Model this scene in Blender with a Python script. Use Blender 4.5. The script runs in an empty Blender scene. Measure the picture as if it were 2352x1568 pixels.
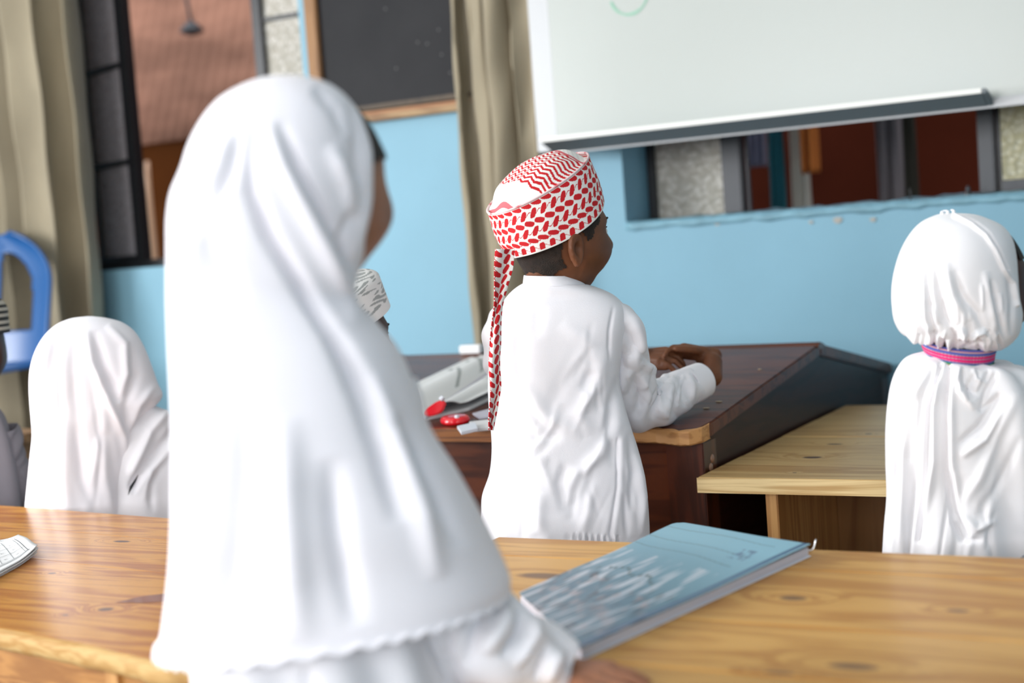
import bpy, bmesh, math, random
import numpy as np
from math import sin, cos, radians, pi, tan
from mathutils import Matrix, Vector
random.seed(7)
S = bpy.context.scene
COL = S.collection

# ------------------------------------------------------------------ camera
FPX = 3267.0
YAW, PITCH, ROLL = radians(29.0), radians(3.9), radians(4.2)
CAM = np.array([0.0, 0.0, 1.06])
R0 = np.array([cos(YAW), sin(YAW), 0.0])
FW = np.array([-sin(YAW) * cos(PITCH), cos(YAW) * cos(PITCH), -sin(PITCH)])
U0 = np.cross(R0, FW)
UP = cos(ROLL) * U0 + sin(ROLL) * R0
RT = cos(ROLL) * R0 - sin(ROLL) * U0
cd = bpy.data.cameras.new('camera')
cam = bpy.data.objects.new('camera', cd)
COL.objects.link(cam)
m = Matrix(((RT[0], UP[0], -FW[0], CAM[0]), (RT[1], UP[1], -FW[1], CAM[1]), (RT[2], UP[2], -FW[2], CAM[2]), (0, 0, 0, 1)))
cam.matrix_world = m
cd.sensor_width = 36.0
cd.lens = 36.0 * FPX / 2352.0
cd.clip_start = 0.05
cd.dof.use_dof = True
cd.dof.focus_distance = 2.22
cd.dof.aperture_fstop = 2.5
S.camera = cam

# ------------------------------------------------------------------ world, light, exposure
w = bpy.data.worlds.new('sky_world'); S.world = w; w.use_nodes = True
bg = w.node_tree.nodes['Background']
bg.inputs['Color'].default_value = (0.90, 0.94, 1.0, 1)
bg.inputs['Strength'].default_value = 1.5
S.view_settings.view_transform = 'Standard'
S.view_settings.look = 'None'
S.view_settings.exposure = 0.25
S.view_settings.gamma = 1.0
S.view_settings.use_curve_mapping = False

def area(name, loc, target, sx, sy, power, col=(1, 1, 1)):
    l = bpy.data.lights.new(name, 'AREA'); l.shape = 'RECTANGLE'; l.size = sx; l.size_y = sy
    l.energy = power; l.color = col
    o = bpy.data.objects.new(name, l); COL.objects.link(o); o.location = loc
    d = Vector(target) - Vector(loc)
    o.rotation_euler = d.to_track_quat('-Z', 'Y').to_euler()
    return o
area('window_light', (-2.3, -3.3, 1.75), (-1.6, 2.0, 1.0), 2.6, 1.5, 105, (1.0, 0.995, 1.0))
area('window_light', (-4.85, -0.2, 1.7), (-1.5, 1.6, 0.9), 2.2, 1.3, 165, (1.0, 0.995, 1.0))
area('window_light', (0.9, -3.3, 1.75), (-0.8, 2.4, 0.8), 1.8, 1.5, 38, (1, 0.985, 1))

# ------------------------------------------------------------------ geometry helpers
def ray(x, y):
    return FW + RT * (x - 1176.0) / FPX + UP * (784.0 - y) / FPX
def onz(x, y, z):
    d = ray(x, y); return CAM + d * (z - CAM[2]) / d[2]
def ony(x, y, Y):
    d = ray(x, y); return CAM + d * Y / d[1]
def atd(x, y, dep):
    return CAM + ray(x, y) * dep
def proj(P):
    v = P - CAM
    f = v @ FW
    return np.stack([1176 + FPX * (v @ RT) / f, 784 - FPX * (v @ UP) / f], -1)

def empty(name, loc, label=None, cat=None, group=None):
    o = bpy.data.objects.new(name, None); COL.objects.link(o)
    o.location = Vector(loc); o.empty_display_size = 0.1
    tag(o, label, cat, group)
    return o
def tag(o, label=None, cat=None, group=None, kind=None):
    if label: o['label'] = label
    if cat: o['category'] = cat
    if group: o['group'] = group
    if kind: o['kind'] = kind
    return o
def root_off(parent):
    p = np.zeros(3)
    while parent is not None:
        p = p + np.array(parent.location); parent = parent.parent
    return p
def mesh(name, V, Fc, mat, parent=None, smooth=False, origin=None, colors=None):
    """V in world coordinates; the object sits at origin (world) or at its parent's origin."""
    V = np.asarray(V, float)
    off = root_off(parent)
    loc = np.zeros(3)
    if origin is not None: loc = np.asarray(origin, float) - off
    V = V - off - loc
    me = bpy.data.meshes.new(name)
    me.from_pydata(V.tolist(), [], [tuple(int(i) for i in f) for f in Fc])
    me.update()
    if smooth: me.polygons.foreach_set('use_smooth', [True] * len(me.polygons))
    if colors is not None:
        ca = me.color_attributes.new('Col', 'FLOAT_COLOR', 'POINT')
        c = np.ones((len(V), 4), np.float32); c[:, :3] = colors
        ca.data.foreach_set('color', c.ravel())
    if mat is not None: me.materials.append(mat)
    o = bpy.data.objects.new(name, me); COL.objects.link(o)
    o.parent = parent; o.location = Vector(loc)
    return o
BOXF = [(0, 3, 2, 1), (4, 5, 6, 7), (0, 1, 5, 4), (1, 2, 6, 5), (2, 3, 7, 6), (3, 0, 4, 7)]
def prism(name, base, dz, mat, parent=None, bevel=0.0, seg=2, origin=None, smooth=False):
    """base: list of points (world) ; extruded by the vector dz"""
    base = [np.asarray(p, float) for p in base]; dz = np.asarray(dz, float); n = len(base)
    V = base + [p + dz for p in base]
    Fc = [tuple(range(n))[::-1], tuple(range(n, 2 * n))] + [(i, (i + 1) % n, n + (i + 1) % n, n + i) for i in range(n)]
    o = mesh(name, V, Fc, mat, parent, origin=origin)
    bm = bmesh.new(); bm.from_mesh(o.data)
    bmesh.ops.recalc_face_normals(bm, faces=bm.faces)
    if bevel: bmesh.ops.bevel(bm, geom=list(bm.edges), offset=bevel, segments=seg, affect='EDGES', clamp_overlap=True)
    bm.to_mesh(o.data); bm.free()
    return o
def box(name, lo, hi, mat, parent=None, bevel=0.0, seg=2, rot=0.0, piv=None):
    x0, y0, z0 = lo; x1, y1, z1 = hi
    b = [np.array(p, float) for p in ((x0, y0, z0), (x1, y0, z0), (x1, y1, z0), (x0, y1, z0))]
    if rot:
        c, s = cos(rot), sin(rot); pv = np.array(piv)
        b = [np.array([pv[0] + c * (p[0] - pv[0]) - s * (p[1] - pv[1]), pv[1] + s * (p[0] - pv[0]) + c * (p[1] - pv[1]), p[2]]) for p in b]
    return prism(name, b, (0, 0, z1 - z0), mat, parent, bevel, seg)

class Grid:
    """regular grid of points, P[ns, nt, 3]; wrap closes the second direction"""
    def __init__(s, P, wrap=True): s.P = np.asarray(P, float); s.wrap = wrap
    def normals(s):
        P = s.P
        if s.wrap: dt = np.roll(P, -1, 1) - np.roll(P, 1, 1)
        else: dt = np.gradient(P, axis=1)
        ds = np.gradient(P, axis=0)
        n = np.cross(dt, ds)
        l = np.linalg.norm(n, axis=-1, keepdims=True)
        n = n / np.maximum(l, 1e-12)
        c = P.reshape(-1, 3).mean(0)
        if ((P - c) * n).sum() < 0 and s.wrap: n = -n
        return n
    def sculpt(s, strokes, cam_only=True, gain=1.4):
        """strokes: (pixel polyline, width px, height in mm [, taper]); real relief along the normal"""
        n = s.normals(); v = CAM - s.P; v /= np.linalg.norm(v, axis=-1, keepdims=True)
        f = (n * v).sum(-1)
        wgt = np.clip((f + 0.02) / 0.3, 0, 1) if cam_only else 1.0
        if not s.wrap:
            wgt = 1.0
            n = np.where(f[..., None] < 0, -n, n)
        q = proj(s.P); tot = np.zeros(q.shape[:2])
        for st in strokes:
            pts = np.array(st[0], float); wd = st[1] * .85; amp = st[2] * gain / 1000.0
            best = np.full(tot.shape, 1e9); bt = np.zeros(tot.shape); L = 0
            seg = np.linalg.norm(np.diff(pts, axis=0), axis=1); TL = seg.sum()
            for i in range(len(pts) - 1):
                a, b = pts[i], pts[i + 1]; d = b - a
                t = np.clip(((q - a) @ d) / (d @ d), 0, 1)
                r = np.linalg.norm(q - a - t[..., None] * d, axis=-1)
                k = r < best
                best = np.where(k, r, best); bt = np.where(k, (L + t * seg[i]) / TL, bt); L += seg[i]
            tp = st[3] if len(st) > 3 else 'both'
            ww = wd
            a = amp * np.ones(tot.shape)
            if tp in ('both', 'start'): a = a * np.clip(bt / 0.3, 0.0, 1) ** 0.7
            if tp in ('both', 'end'): a = a * np.clip((1 - bt) / 0.3, 0.0, 1) ** 0.7
            tot += a * np.exp(-(best / ww) ** 2)
        s.P = s.P + n * (tot * wgt)[..., None]
        return s
    def folds(s, amp, kt, ks, seed, warp=1.0):
        """irregular soft folds over the whole cloth"""
        rs = np.random.RandomState(seed); n = s.normals(); ns, nt = s.P.shape[:2]
        u = np.linspace(0, 1, ns)[:, None]; t = np.linspace(0, 2 * pi, nt, endpoint=False)[None, :]
        tot = 0
        for i in range(len(kt)):
            for j in range(2):
                ph, pw, k2 = rs.rand(3) * 6.28
                tot = tot + np.sin(kt[i] * t + ks[i] * u * 6.28 + ph + warp * np.sin(u * 5 + pw + t)) / len(kt)
        aa = amp if np.isscalar(amp) else np.interp(np.linspace(0, 1, ns), amp[0], amp[1])[:, None]
        s.P = s.P + n * (tot * aa)[..., None]
        return s
    def noise(s, amp, scale, seed=0):
        rs = np.random.RandomState(seed); n = s.normals(); tot = 0
        for i in range(10):
            k = rs.randn(3); k = k / np.linalg.norm(k) * scale * (0.6 + rs.rand())
            tot = tot + np.sin(s.P @ k + rs.rand() * 6.28)
        s.P = s.P + n * (tot * amp / 4)[..., None]
        return s
    def build(s, name, mat, parent=None, cut=None, caps=(False, False), colors=None, thick=0.0, origin=None):
        ns, nt = s.P.shape[:2]; V = s.P.reshape(-1, 3)
        i = np.arange(ns - 1)[:, None]; j = np.arange(nt if s.wrap else nt - 1)[None, :]
        j2 = (j + 1) % nt
        a = i * nt + j; b = i * nt + j2; c = (i + 1) * nt + j2; d = (i + 1) * nt + j
        Fc = np.stack([a, b, c, d], -1).reshape(-1, 4)
        if cut is not None:
            ctr = V[Fc].mean(1); Fc = Fc[~cut(ctr)]
        Fl = Fc.tolist()
        if caps[0]: Fl.append(list(range(nt))[::-1])
        if caps[1]: Fl.append(list(range((ns - 1) * nt, ns * nt)))
        o = mesh(name, V, Fl, mat, parent, smooth=True, colors=colors, origin=origin)
        if cut is not None:
            bm = bmesh.new(); bm.from_mesh(o.data)
            bmesh.ops.delete(bm, geom=[v for v in bm.verts if not v.link_faces], context='VERTS')
            bm.to_mesh(o.data); bm.free()
        if thick:
            md = o.modifiers.new('thickness', 'SOLIDIFY'); md.thickness = thick; md.offset = -1
        return o

def rstrokes(seed, n, xr, yr, ang, ln, wd, amp, curve=.5):
    """random small creases inside a region, roughly along ang (degrees)"""
    rs = np.random.RandomState(seed); out = []
    for i in range(n):
        x, y = xr[0] + rs.rand() * (xr[1] - xr[0]), yr[0] + rs.rand() * (yr[1] - yr[0])
        a = radians(ang[0] + rs.rand() * (ang[1] - ang[0])); l = ln * (.5 + rs.rand()); c = curve * rs.randn()
        pts = []
        for k in range(4):
            pts.append((x, y)); x += l / 3 * cos(a); y += l / 3 * sin(a); a += c / 3
        out.append((pts, wd * (.6 + .8 * rs.rand()), amp * (.4 + .8 * rs.rand()) * (1 if rs.rand() > .5 else -1)))
    return out
def crom(K, n):
    """smooth interpolation of the rows of K at n samples"""
    K = np.asarray(K, float); m_ = len(K)
    d = np.linalg.norm(np.diff(K[:, :3], axis=0), axis=1); d = np.maximum(d, 1e-4)
    T = np.concatenate([[0], np.cumsum(d)]); T /= T[-1]
    M = np.zeros_like(K)
    sl = np.diff(K, axis=0) / np.diff(T)[:, None]
    M[0] = sl[0]; M[-1] = sl[-1]
    for i in range(1, m_ - 1):
        h0, h1 = T[i] - T[i - 1], T[i + 1] - T[i]
        M[i] = (sl[i - 1] * h1 + sl[i] * h0) / (h0 + h1)
    t = np.linspace(0, 1, n); k = np.clip(np.searchsorted(T, t, 'right') - 1, 0, m_ - 2)
    h = (T[k + 1] - T[k])[:, None]; s = ((t - T[k])[:, None]) / h
    return ((2 * s**3 - 3 * s**2 + 1) * K[k] + (s**3 - 2 * s**2 + s) * h * M[k] + (-2 * s**3 + 3 * s**2) * K[k + 1] + (s**3 - s**2) * h * M[k + 1])

class Frame:
    """upright frame of a figure: origin on the floor, r sideways, v away from the camera"""
    def __init__(s, x, y, dep):
        p = atd(x, y, dep); s.o = np.array([p[0], p[1], 0.0])
        d = p - CAM; d[2] = 0; s.v = d / np.linalg.norm(d); s.r = np.array([s.v[1], -s.v[0], 0.0]); s.z = np.array([0, 0, 1.0])
    def rz(s, x, y, fwd=0.0):
        d = ray(x, y); t = ((s.o - CAM) @ s.v + fwd) / (d @ s.v); p = CAM + d * t - s.o
        return p @ s.r, p[2]
    def pt(s, x, y, fwd=0.0):
        d = ray(x, y); t = ((s.o - CAM) @ s.v + fwd) / (d @ s.v); return CAM + d * t
    def w(s, r, v, z): return s.o + s.r * r + s.v * v + s.z * z
def loft(fr, rows, ns=160, nt=220, sup=2.3):
    """rows: (xl,yl,xr,yr, depth towards camera, depth away, sag, shift) silhouette marks turned into rings round the figure"""
    K = []
    for q in rows:
        q = list(q) + [0] * (8 - len(q))
        a = fr.rz(q[0], q[1], q[7]); b = fr.rz(q[2], q[3], q[7])
        K.append([a[0], a[1], b[0], b[1], q[4], q[5], q[6], q[7]])
    K = crom(K, ns)
    th = np.linspace(0, 2 * pi, nt, endpoint=False)
    c, s_ = np.cos(th), np.sin(th); e = 2.0 / sup
    cc = np.sign(c) * np.abs(c) ** e; ss = np.sign(s_) * np.abs(s_) ** e
    rl, zl, rr, zr, bf, bb, sag, sh = [K[:, i][:, None] for i in range(8)]
    r = (rl + rr) / 2 + (rr - rl) / 2 * cc[None]
    z = (zl + zr) / 2 + (zr - zl) / 2 * cc[None] - sag * np.clip(s_, 0, 1)[None]
    v = sh + np.where(s_[None] > 0, -bf * ss[None], -bb * ss[None])
    P = fr.o + fr.r * r[..., None] + fr.v * v[..., None] + fr.z * z[..., None]
    return Grid(P, True)
def tube(path, radii, ns=60, nt=48, flat=1.0, upv=(0, 0, 1)):
    """round tube along world points; radii per point"""
    K = np.column_stack([np.array(path, float), np.array(radii, float)])
    K = crom(K, ns); C = K[:, :3]; T = np.gradient(C, axis=0); T /= np.linalg.norm(T, axis=1, keepdims=True)
    u = np.array(upv, float); A = np.cross(T, u); A /= np.linalg.norm(A, axis=1, keepdims=True); B = np.cross(A, T)
    th = np.linspace(0, 2 * pi, nt, endpoint=False)
    P = C[:, None] + K[:, 3][:, None, None] * (A[:, None] * np.cos(th)[None, :, None] + flat * B[:, None] * np.sin(th)[None, :, None])
    return Grid(P, True)

# ------------------------------------------------------------------ materials
MATS = {}
def nt_new(name):
    m_ = bpy.data.materials.new(name); m_.use_nodes = True
    t = m_.node_tree; b = t.nodes['Principled BSDF']
    return m_, t, b
def N(t, ty, **kw):
    n = t.nodes.new(ty)
    for k, v in kw.items():
        if k in n.inputs: n.inputs[k].default_value = v
        else: setattr(n, k, v)
    return n
def plain(name, col, rough=0.6, metal=0.0, var=0.0, vscale=6.0, bump=0.0, bscale=60.0, spec=0.5, sheen=0.0, coat=0.0, stretch=(1, 1, 1), col2=None, trans=0.0):
    if name in MATS: return MATS[name]
    m_, t, b = nt_new(name)
    b.inputs['Base Color'].default_value = (*col, 1); b.inputs['Roughness'].default_value = rough
    b.inputs['Metallic'].default_value = metal; b.inputs['Specular IOR Level'].default_value = spec
    b.inputs['Sheen Weight'].default_value = sheen; b.inputs['Coat Weight'].default_value = coat
    b.inputs['Transmission Weight'].default_value = trans
    tc = N(t, 'ShaderNodeTexCoord'); mp = N(t, 'ShaderNodeMapping'); mp.inputs['Scale'].default_value = stretch
    t.links.new(tc.outputs['Object'], mp.inputs['Vector'])
    if var or col2:
        n = N(t, 'ShaderNodeTexNoise', Scale=vscale, Detail=5.0); t.links.new(mp.outputs[0], n.inputs['Vector'])
        r = N(t, 'ShaderNodeValToRGB'); r.color_ramp.elements[0].position = 0.35; r.color_ramp.elements[1].position = 0.68
        c2 = col2 or tuple(c * (1 - var) for c in col)
        r.color_ramp.elements[0].color = (*c2, 1); r.color_ramp.elements[1].color = (*col, 1)
        t.links.new(n.outputs['Fac'], r.inputs['Fac']); t.links.new(r.outputs['Color'], b.inputs['Base Color'])
    if bump:
        n = N(t, 'ShaderNodeTexNoise', Scale=bscale, Detail=4.0); t.links.new(mp.outputs[0], n.inputs['Vector'])
        bp = N(t, 'ShaderNodeBump', Strength=bump, Distance=0.002); t.links.new(n.outputs['Fac'], bp.inputs['Height'])
        t.links.new(bp.outputs[0], b.inputs['Normal'])
    MATS[name] = m_
    return m_
def vcol(name, rough=0.8, bump=0.0, bscale=400):
    if name in MATS: return MATS[name]
    m_, t, b = nt_new(name); a = N(t, 'ShaderNodeVertexColor'); a.layer_name = 'Col'
    t.links.new(a.outputs['Color'], b.inputs['Base Color']); b.inputs['Roughness'].default_value = rough
    if bump:
        n = N(t, 'ShaderNodeTexNoise', Scale=bscale, Detail=2.0)
        bp = N(t, 'ShaderNodeBump', Strength=bump, Distance=0.001); t.links.new(n.outputs['Fac'], bp.inputs['Height'])
        t.links.new(bp.outputs[0], b.inputs['Normal'])
    MATS[name] = m_
    return m_
def skin(name, col, col2):
    m_, t, b = nt_new(name)
    b.inputs['Roughness'].default_value = 0.5; b.inputs['Specular IOR Level'].default_value = 0.35
    b.inputs['Subsurface Weight'].default_value = 0.08; b.inputs['Subsurface Radius'].default_value = (0.02, 0.008, 0.004)
    tc = N(t, 'ShaderNodeTexCoord')
    n = N(t, 'ShaderNodeTexNoise', Scale=18.0, Detail=4.0); t.links.new(tc.outputs['Object'], n.inputs['Vector'])
    r = N(t, 'ShaderNodeValToRGB'); r.color_ramp.elements[0].position = 0.35; r.color_ramp.elements[1].position = 0.7
    r.color_ramp.elements[0].color = (*col2, 1); r.color_ramp.elements[1].color = (*col, 1)
    t.links.new(n.outputs['Fac'], r.inputs['Fac']); t.links.new(r.outputs['Color'], b.inputs['Base Color'])
    return m_
def wood(name, light, dark, rough=0.35, knots=(), axis='X', ring=26.0, spec=0.5, coat=0.3, scratch=0.0, knotcol=(0.09, 0.035, 0.012), blot=None, redk=()):
    """pine or stained board: long grain streaks, knots at given spots (object space), fine scratches"""
    m_, t, b = nt_new(name); L = t.links.new
    b.inputs['Roughness'].default_value = rough; b.inputs['Specular IOR Level'].default_value = spec; b.inputs['Coat Weight'].default_value = coat
    b.inputs['Coat Roughness'].default_value = 0.18
    tc = N(t, 'ShaderNodeTexCoord'); mp = N(t, 'ShaderNodeMapping'); L(tc.outputs['Object'], mp.inputs['Vector'])
    sc = {'X': (1.6, ring, ring), 'Z': (ring, ring, 1.6), 'Y': (ring, 1.6, ring)}[axis]
    mp.inputs['Scale'].default_value = sc
    # knots bend the grain
    warp = None
    kf = None
    for (kx, ky, kr, st) in list(knots) + list(redk):
        sx = N(t, 'ShaderNodeVectorMath', operation='SUBTRACT'); L(tc.outputs['Object'], sx.inputs[0])
        sx.inputs[1].default_value = (kx, ky, 0)
        ml = N(t, 'ShaderNodeVectorMath', operation='MULTIPLY'); L(sx.outputs[0], ml.inputs[0]); ml.inputs[1].default_value = (1 / st, 1, 0)
        ln = N(t, 'ShaderNodeVectorMath', operation='LENGTH'); L(ml.outputs[0], ln.inputs[0])
        mr = N(t, 'ShaderNodeMapRange'); L(ln.outputs['Value'], mr.inputs['Value'])
        mr.inputs['From Min'].default_value = kr * 0.75; mr.inputs['From Max'].default_value = kr * 1.15; mr.inputs['To Min'].default_value = 1; mr.inputs['To Max'].default_value = 0
        m2 = N(t, 'ShaderNodeMapRange'); L(ln.outputs['Value'], m2.inputs['Value'])
        m2.inputs['From Min'].default_value = 0; m2.inputs['From Max'].default_value = kr * 5; m2.inputs['To Min'].default_value = 1; m2.inputs['To Max'].default_value = 0
        pw = N(t, 'ShaderNodeMath', operation='POWER'); L(m2.outputs[0], pw.inputs[0]); pw.inputs[1].default_value = 2.0
        if kf is None: kf, warp = mr.outputs[0], pw.outputs[0]
        else:
            a = N(t, 'ShaderNodeMath', operation='MAXIMUM'); L(kf, a.inputs[0]); L(mr.outputs[0], a.inputs[1]); kf = a.outputs[0]
            a = N(t, 'ShaderNodeMath', operation='MAXIMUM'); L(warp, a.inputs[0]); L(pw.outputs[0], a.inputs[1]); warp = a.outputs[0]
    vec = mp.outputs[0]
    if warp is not None:
        cb = N(t, 'ShaderNodeCombineXYZ'); ws = N(t, 'ShaderNodeMath', operation='MULTIPLY'); L(warp, ws.inputs[0]); ws.inputs[1].default_value = 1.6
        L(ws.outputs[0], cb.inputs[1]); L(ws.outputs[0], cb.inputs[2])
        ad = N(t, 'ShaderNodeVectorMath', operation='ADD'); L(vec, ad.inputs[0]); L(cb.outputs[0], ad.inputs[1]); vec = ad.outputs[0]
    n1 = N(t, 'ShaderNodeTexNoise', Scale=1.0, Detail=4.0, Distortion=0.6); L(vec, n1.inputs['Vector'])
    wv = N(t, 'ShaderNodeMath', operation='MULTIPLY'); L(n1.outputs['Fac'], wv.inputs[0]); wv.inputs[1].default_value = 34.0
    sn = N(t, 'ShaderNodeMath', operation='SINE'); L(wv.outputs[0], sn.inputs[0])
    n2 = N(t, 'ShaderNodeTexNoise', Scale=0.35, Detail=3.0); L(mp.outputs[0], n2.inputs['Vector'])
    mx = N(t, 'ShaderNodeMath', operation='MULTIPLY_ADD'); L(sn.outputs[0], mx.inputs[0]); mx.inputs[1].default_value = 0.22; L(n2.outputs['Fac'], mx.inputs[2])
    r = N(t, 'ShaderNodeValToRGB'); r.color_ramp.elements[0].position = 0.22; r.color_ramp.elements[1].position = 0.66
    r.color_ramp.elements[0].color = (*dark, 1); r.color_ramp.elements[1].color = (*light, 1); L(mx.outputs[0], r.inputs['Fac'])
    col = r.outputs['Color']
    if blot:
        n3 = N(t, 'ShaderNodeTexNoise', Scale=3.5, Detail=6.0, Roughness=0.65); L(tc.outputs['Object'], n3.inputs['Vector'])
        rr = N(t, 'ShaderNodeMapRange'); L(n3.outputs['Fac'], rr.inputs['Value']); rr.inputs['From Min'].default_value = 0.56; rr.inputs['From Max'].default_value = 0.75; rr.inputs['To Max'].default_value = 0.55
        mm = N(t, 'ShaderNodeMix', data_type='RGBA'); L(rr.outputs[0], mm.inputs[0]); L(col, mm.inputs[6]); mm.inputs[7].default_value = (*blot, 1); col = mm.outputs[2]
    if scratch:
        vs = N(t, 'ShaderNodeTexNoise', Scale=14.0, Detail=8.0, Roughness=0.8, Distortion=2.5); L(tc.outputs['Object'], vs.inputs['Vector'])
        a = N(t, 'ShaderNodeMath', operation='SUBTRACT'); L(vs.outputs['Fac'], a.inputs[0]); a.inputs[1].default_value = 0.5
        a2 = N(t, 'ShaderNodeMath', operation='ABSOLUTE'); L(a.outputs[0], a2.inputs[0])
        rr = N(t, 'ShaderNodeMapRange'); L(a2.outputs[0], rr.inputs['Value']); rr.inputs['From Min'].default_value = 0.0; rr.inputs['From Max'].default_value = 0.006; rr.inputs['To Min'].default_value = scratch; rr.inputs['To Max'].default_value = 0
        mm = N(t, 'ShaderNodeMix', data_type='RGBA'); L(rr.outputs[0], mm.inputs[0]); L(col, mm.inputs[6]); mm.inputs[7].default_value = (0.12, 0.06, 0.03, 1); col = mm.outputs[2]
    if kf is not None:
        mm = N(t, 'ShaderNodeMix', data_type='RGBA'); L(kf, mm.inputs[0]); L(col, mm.inputs[6]); mm.inputs[7].default_value = (*knotcol, 1); col = mm.outputs[2]
    L(col, b.inputs['Base Color'])
    bp = N(t, 'ShaderNodeBump', Strength=0.12, Distance=0.001); L(mx.outputs[0], bp.inputs['Height']); L(bp.outputs[0], b.inputs['Normal'])
    return m_

M_wall = plain('blue_wall_paint', (0.225, 0.425, 0.535), 0.55, var=0.06, vscale=3.5, bump=0.3, bscale=25, spec=0.3)
M_reveal = plain('blue_sill_paint', (0.22, 0.43, 0.53), 0.45, var=0.25, vscale=22, bump=0.5, bscale=40)
M_ceil = plain('ceiling_paint', (0.8, 0.8, 0.78), 0.9)
M_floor = plain('concrete_floor', (0.30, 0.27, 0.24), 0.7, var=0.25, vscale=4)
M_steel = plain('black_window_steel', (0.012, 0.012, 0.014), 0.4, bump=0.2)
M_steelg = plain('grey_window_steel', (0.045, 0.048, 0.055), 0.4, bump=0.2)
M_curt = plain('khaki_curtain_cloth', (0.33, 0.28, 0.19), 0.85, var=0.2, vscale=8, bump=0.3, bscale=300, sheen=0.2, stretch=(1, 1, .4))
M_board = plain('whiteboard_enamel', (0.48, 0.51, 0.48), 0.28, var=0.03, vscale=2, spec=0.4)
M_alu = plain('aluminium_frame', (0.46, 0.47, 0.48), 0.4, metal=0.1)
M_alud = plain('grey_tray_metal', (0.17, 0.19, 0.20), 0.5, metal=0.1)
M_alul = plain('pale_frame_metal', (0.80, 0.80, 0.76), 0.4)
M_cloth = plain('white_cotton', (0.92, 0.90, 0.935), 0.85, bump=0.10, bscale=500, sheen=0.15)
M_satin = plain('white_satin', (0.90, 0.885, 0.905), 0.48, bump=0.05, bscale=500, sheen=0.3, spec=0.45)
M_hij = plain('white_knit', (0.95, 0.92, 0.965), 0.8, bump=0.06, bscale=500, sheen=0.2)
M_grey = plain('grey_shirt_cloth', (0.24, 0.225, 0.25), 0.9, bump=0.2)
M_hair = plain('black_hair', (0.012, 0.008, 0.006), 0.75, bump=1.0, bscale=600)
M_hairs = plain('short_cropped_hair', (0.035, 0.02, 0.013), 0.85, bump=1.0, bscale=500, col2=(0.012, 0.007, 0.004), vscale=60)
M_eye = plain('eye_white', (0.75, 0.72, 0.68), 0.2)
M_iris = plain('dark_iris', (0.02, 0.01, 0.006), 0.15)
SK_boy = skin('deep_brown_skin', (0.215, 0.078, 0.032), (0.13, 0.045, 0.019))
SK_girl = skin('brown_skin', (0.44, 0.195, 0.11), (0.32, 0.135, 0.072))
SK_dark = skin('dark_brown_skin', (0.10, 0.045, 0.03), (0.06, 0.026, 0.018))
M_vc = vcol('printed_cloth', 0.85, 0.15)
M_vp = vcol('printed_paper', 0.5)
M_vg = vcol('glossy_printed_cover', 0.3)
M_paper = plain('white_paper', (0.80, 0.80, 0.80), 0.7)
M_edge = plain('page_edges', (0.74, 0.73, 0.82), 0.8, var=0.2, vscale=3, stretch=(1, 1, 400))
M_ink = plain('grey_ink', (0.20, 0.21, 0.22), 0.7)
M_bluep = plain('blue_chair_plastic', (0.013, 0.085, 0.26), 0.28, spec=0.5)
M_red = plain('red_plastic', (0.85, 0.005, 0.018), 0.22, coat=0.5)
M_whitep = plain('white_plastic', (0.80, 0.82, 0.88), 0.35)

# ------------------------------------------------------------------ room shell
YW = 3.6
def struct(o): o['kind'] = 'structure'; return o
struct(box('floor', (-5.2, -3.7, -0.1), (3.2, 3.6, 0.0), M_floor))
struct(box('ceiling', (-5.2, -3.7, 2.9), (3.2, 3.85, 3.0), M_ceil))
def wall_grid(name, xs, zs, holes, y0, y1, mat, swap=False):
    """solid wall with rectangular openings"""
    bm = bmesh.new()
    for i in range(len(xs) - 1):
        for k in range(len(zs) - 1):
            if (i, k) in holes: continue
            for lo, hi in (((xs[i], y0, zs[k]), (xs[i + 1], y1, zs[k + 1])),):
                c = [((lo[0] + hi[0]) / 2, (lo[1] + hi[1]) / 2, (lo[2] + hi[2]) / 2)]
                g = bmesh.ops.create_cube(bm, size=1.0)
                for v in g['verts']:
                    q = [c[0][a] + v.co[a] * (hi[a] - lo[a]) for a in range(3)]
                    v.co = Vector((q[1], q[0], q[2])) if swap else Vector(q)
    bmesh.ops.recalc_face_normals(bm, faces=bm.faces)
    me = bpy.data.meshes.new(name); bm.to_mesh(me); bm.free(); me.materials.append(mat)
    o = bpy.data.objects.new(name, me); COL.objects.link(o)
    return struct(o)
# back wall: left window opening and the wide opening behind the whiteboard
wall_grid('wall_back', [-5.2, -3.98, -2.66, -1.61, 2.2, 3.2], [0, 1.072, 1.095, 2.35, 2.9], {(1, 1), (1, 2), (3, 2)}, YW, YW + 0.22, M_wall)
wall_grid('wall_front', [-5.2, -3.6, -1.0, -0.1, 1.9, 3.2], [0, 1.0, 2.5, 2.9], {(1, 1), (3, 1)}, -3.7, -3.5, M_wall)
wall_grid('wall_left', [-3.7, -1.5, 1.1, 3.6], [0, 1.0, 2.4, 2.9], {(1, 1)}, -5.2, -5.0, M_wall, swap=True)
wall_grid('wall_right', [-3.7, 3.6], [0, 2.9], set(), 3.0, 3.2, M_wall, swap=True)

# worn window sill slab in the wide opening, rough painted lip
xs = np.linspace(-1.61, 2.2, 160)
rs = np.random.RandomState(3)
P = []
for x in xs:
    j = 0.003 * rs.randn(); k = 0.002 * rs.randn()
    P.append([(x, YW + 0.215, 1.085), (x, YW + 0.21, 1.104 + k), (x, YW + 0.06, 1.099 + j * .6), (x, YW - 0.004, 1.094 + j * .5), (x, YW - 0.006, 1.075 + k)])
struct(Grid(np.array(P), False).build('trim_1', M_reveal, thick=0.004))
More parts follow.
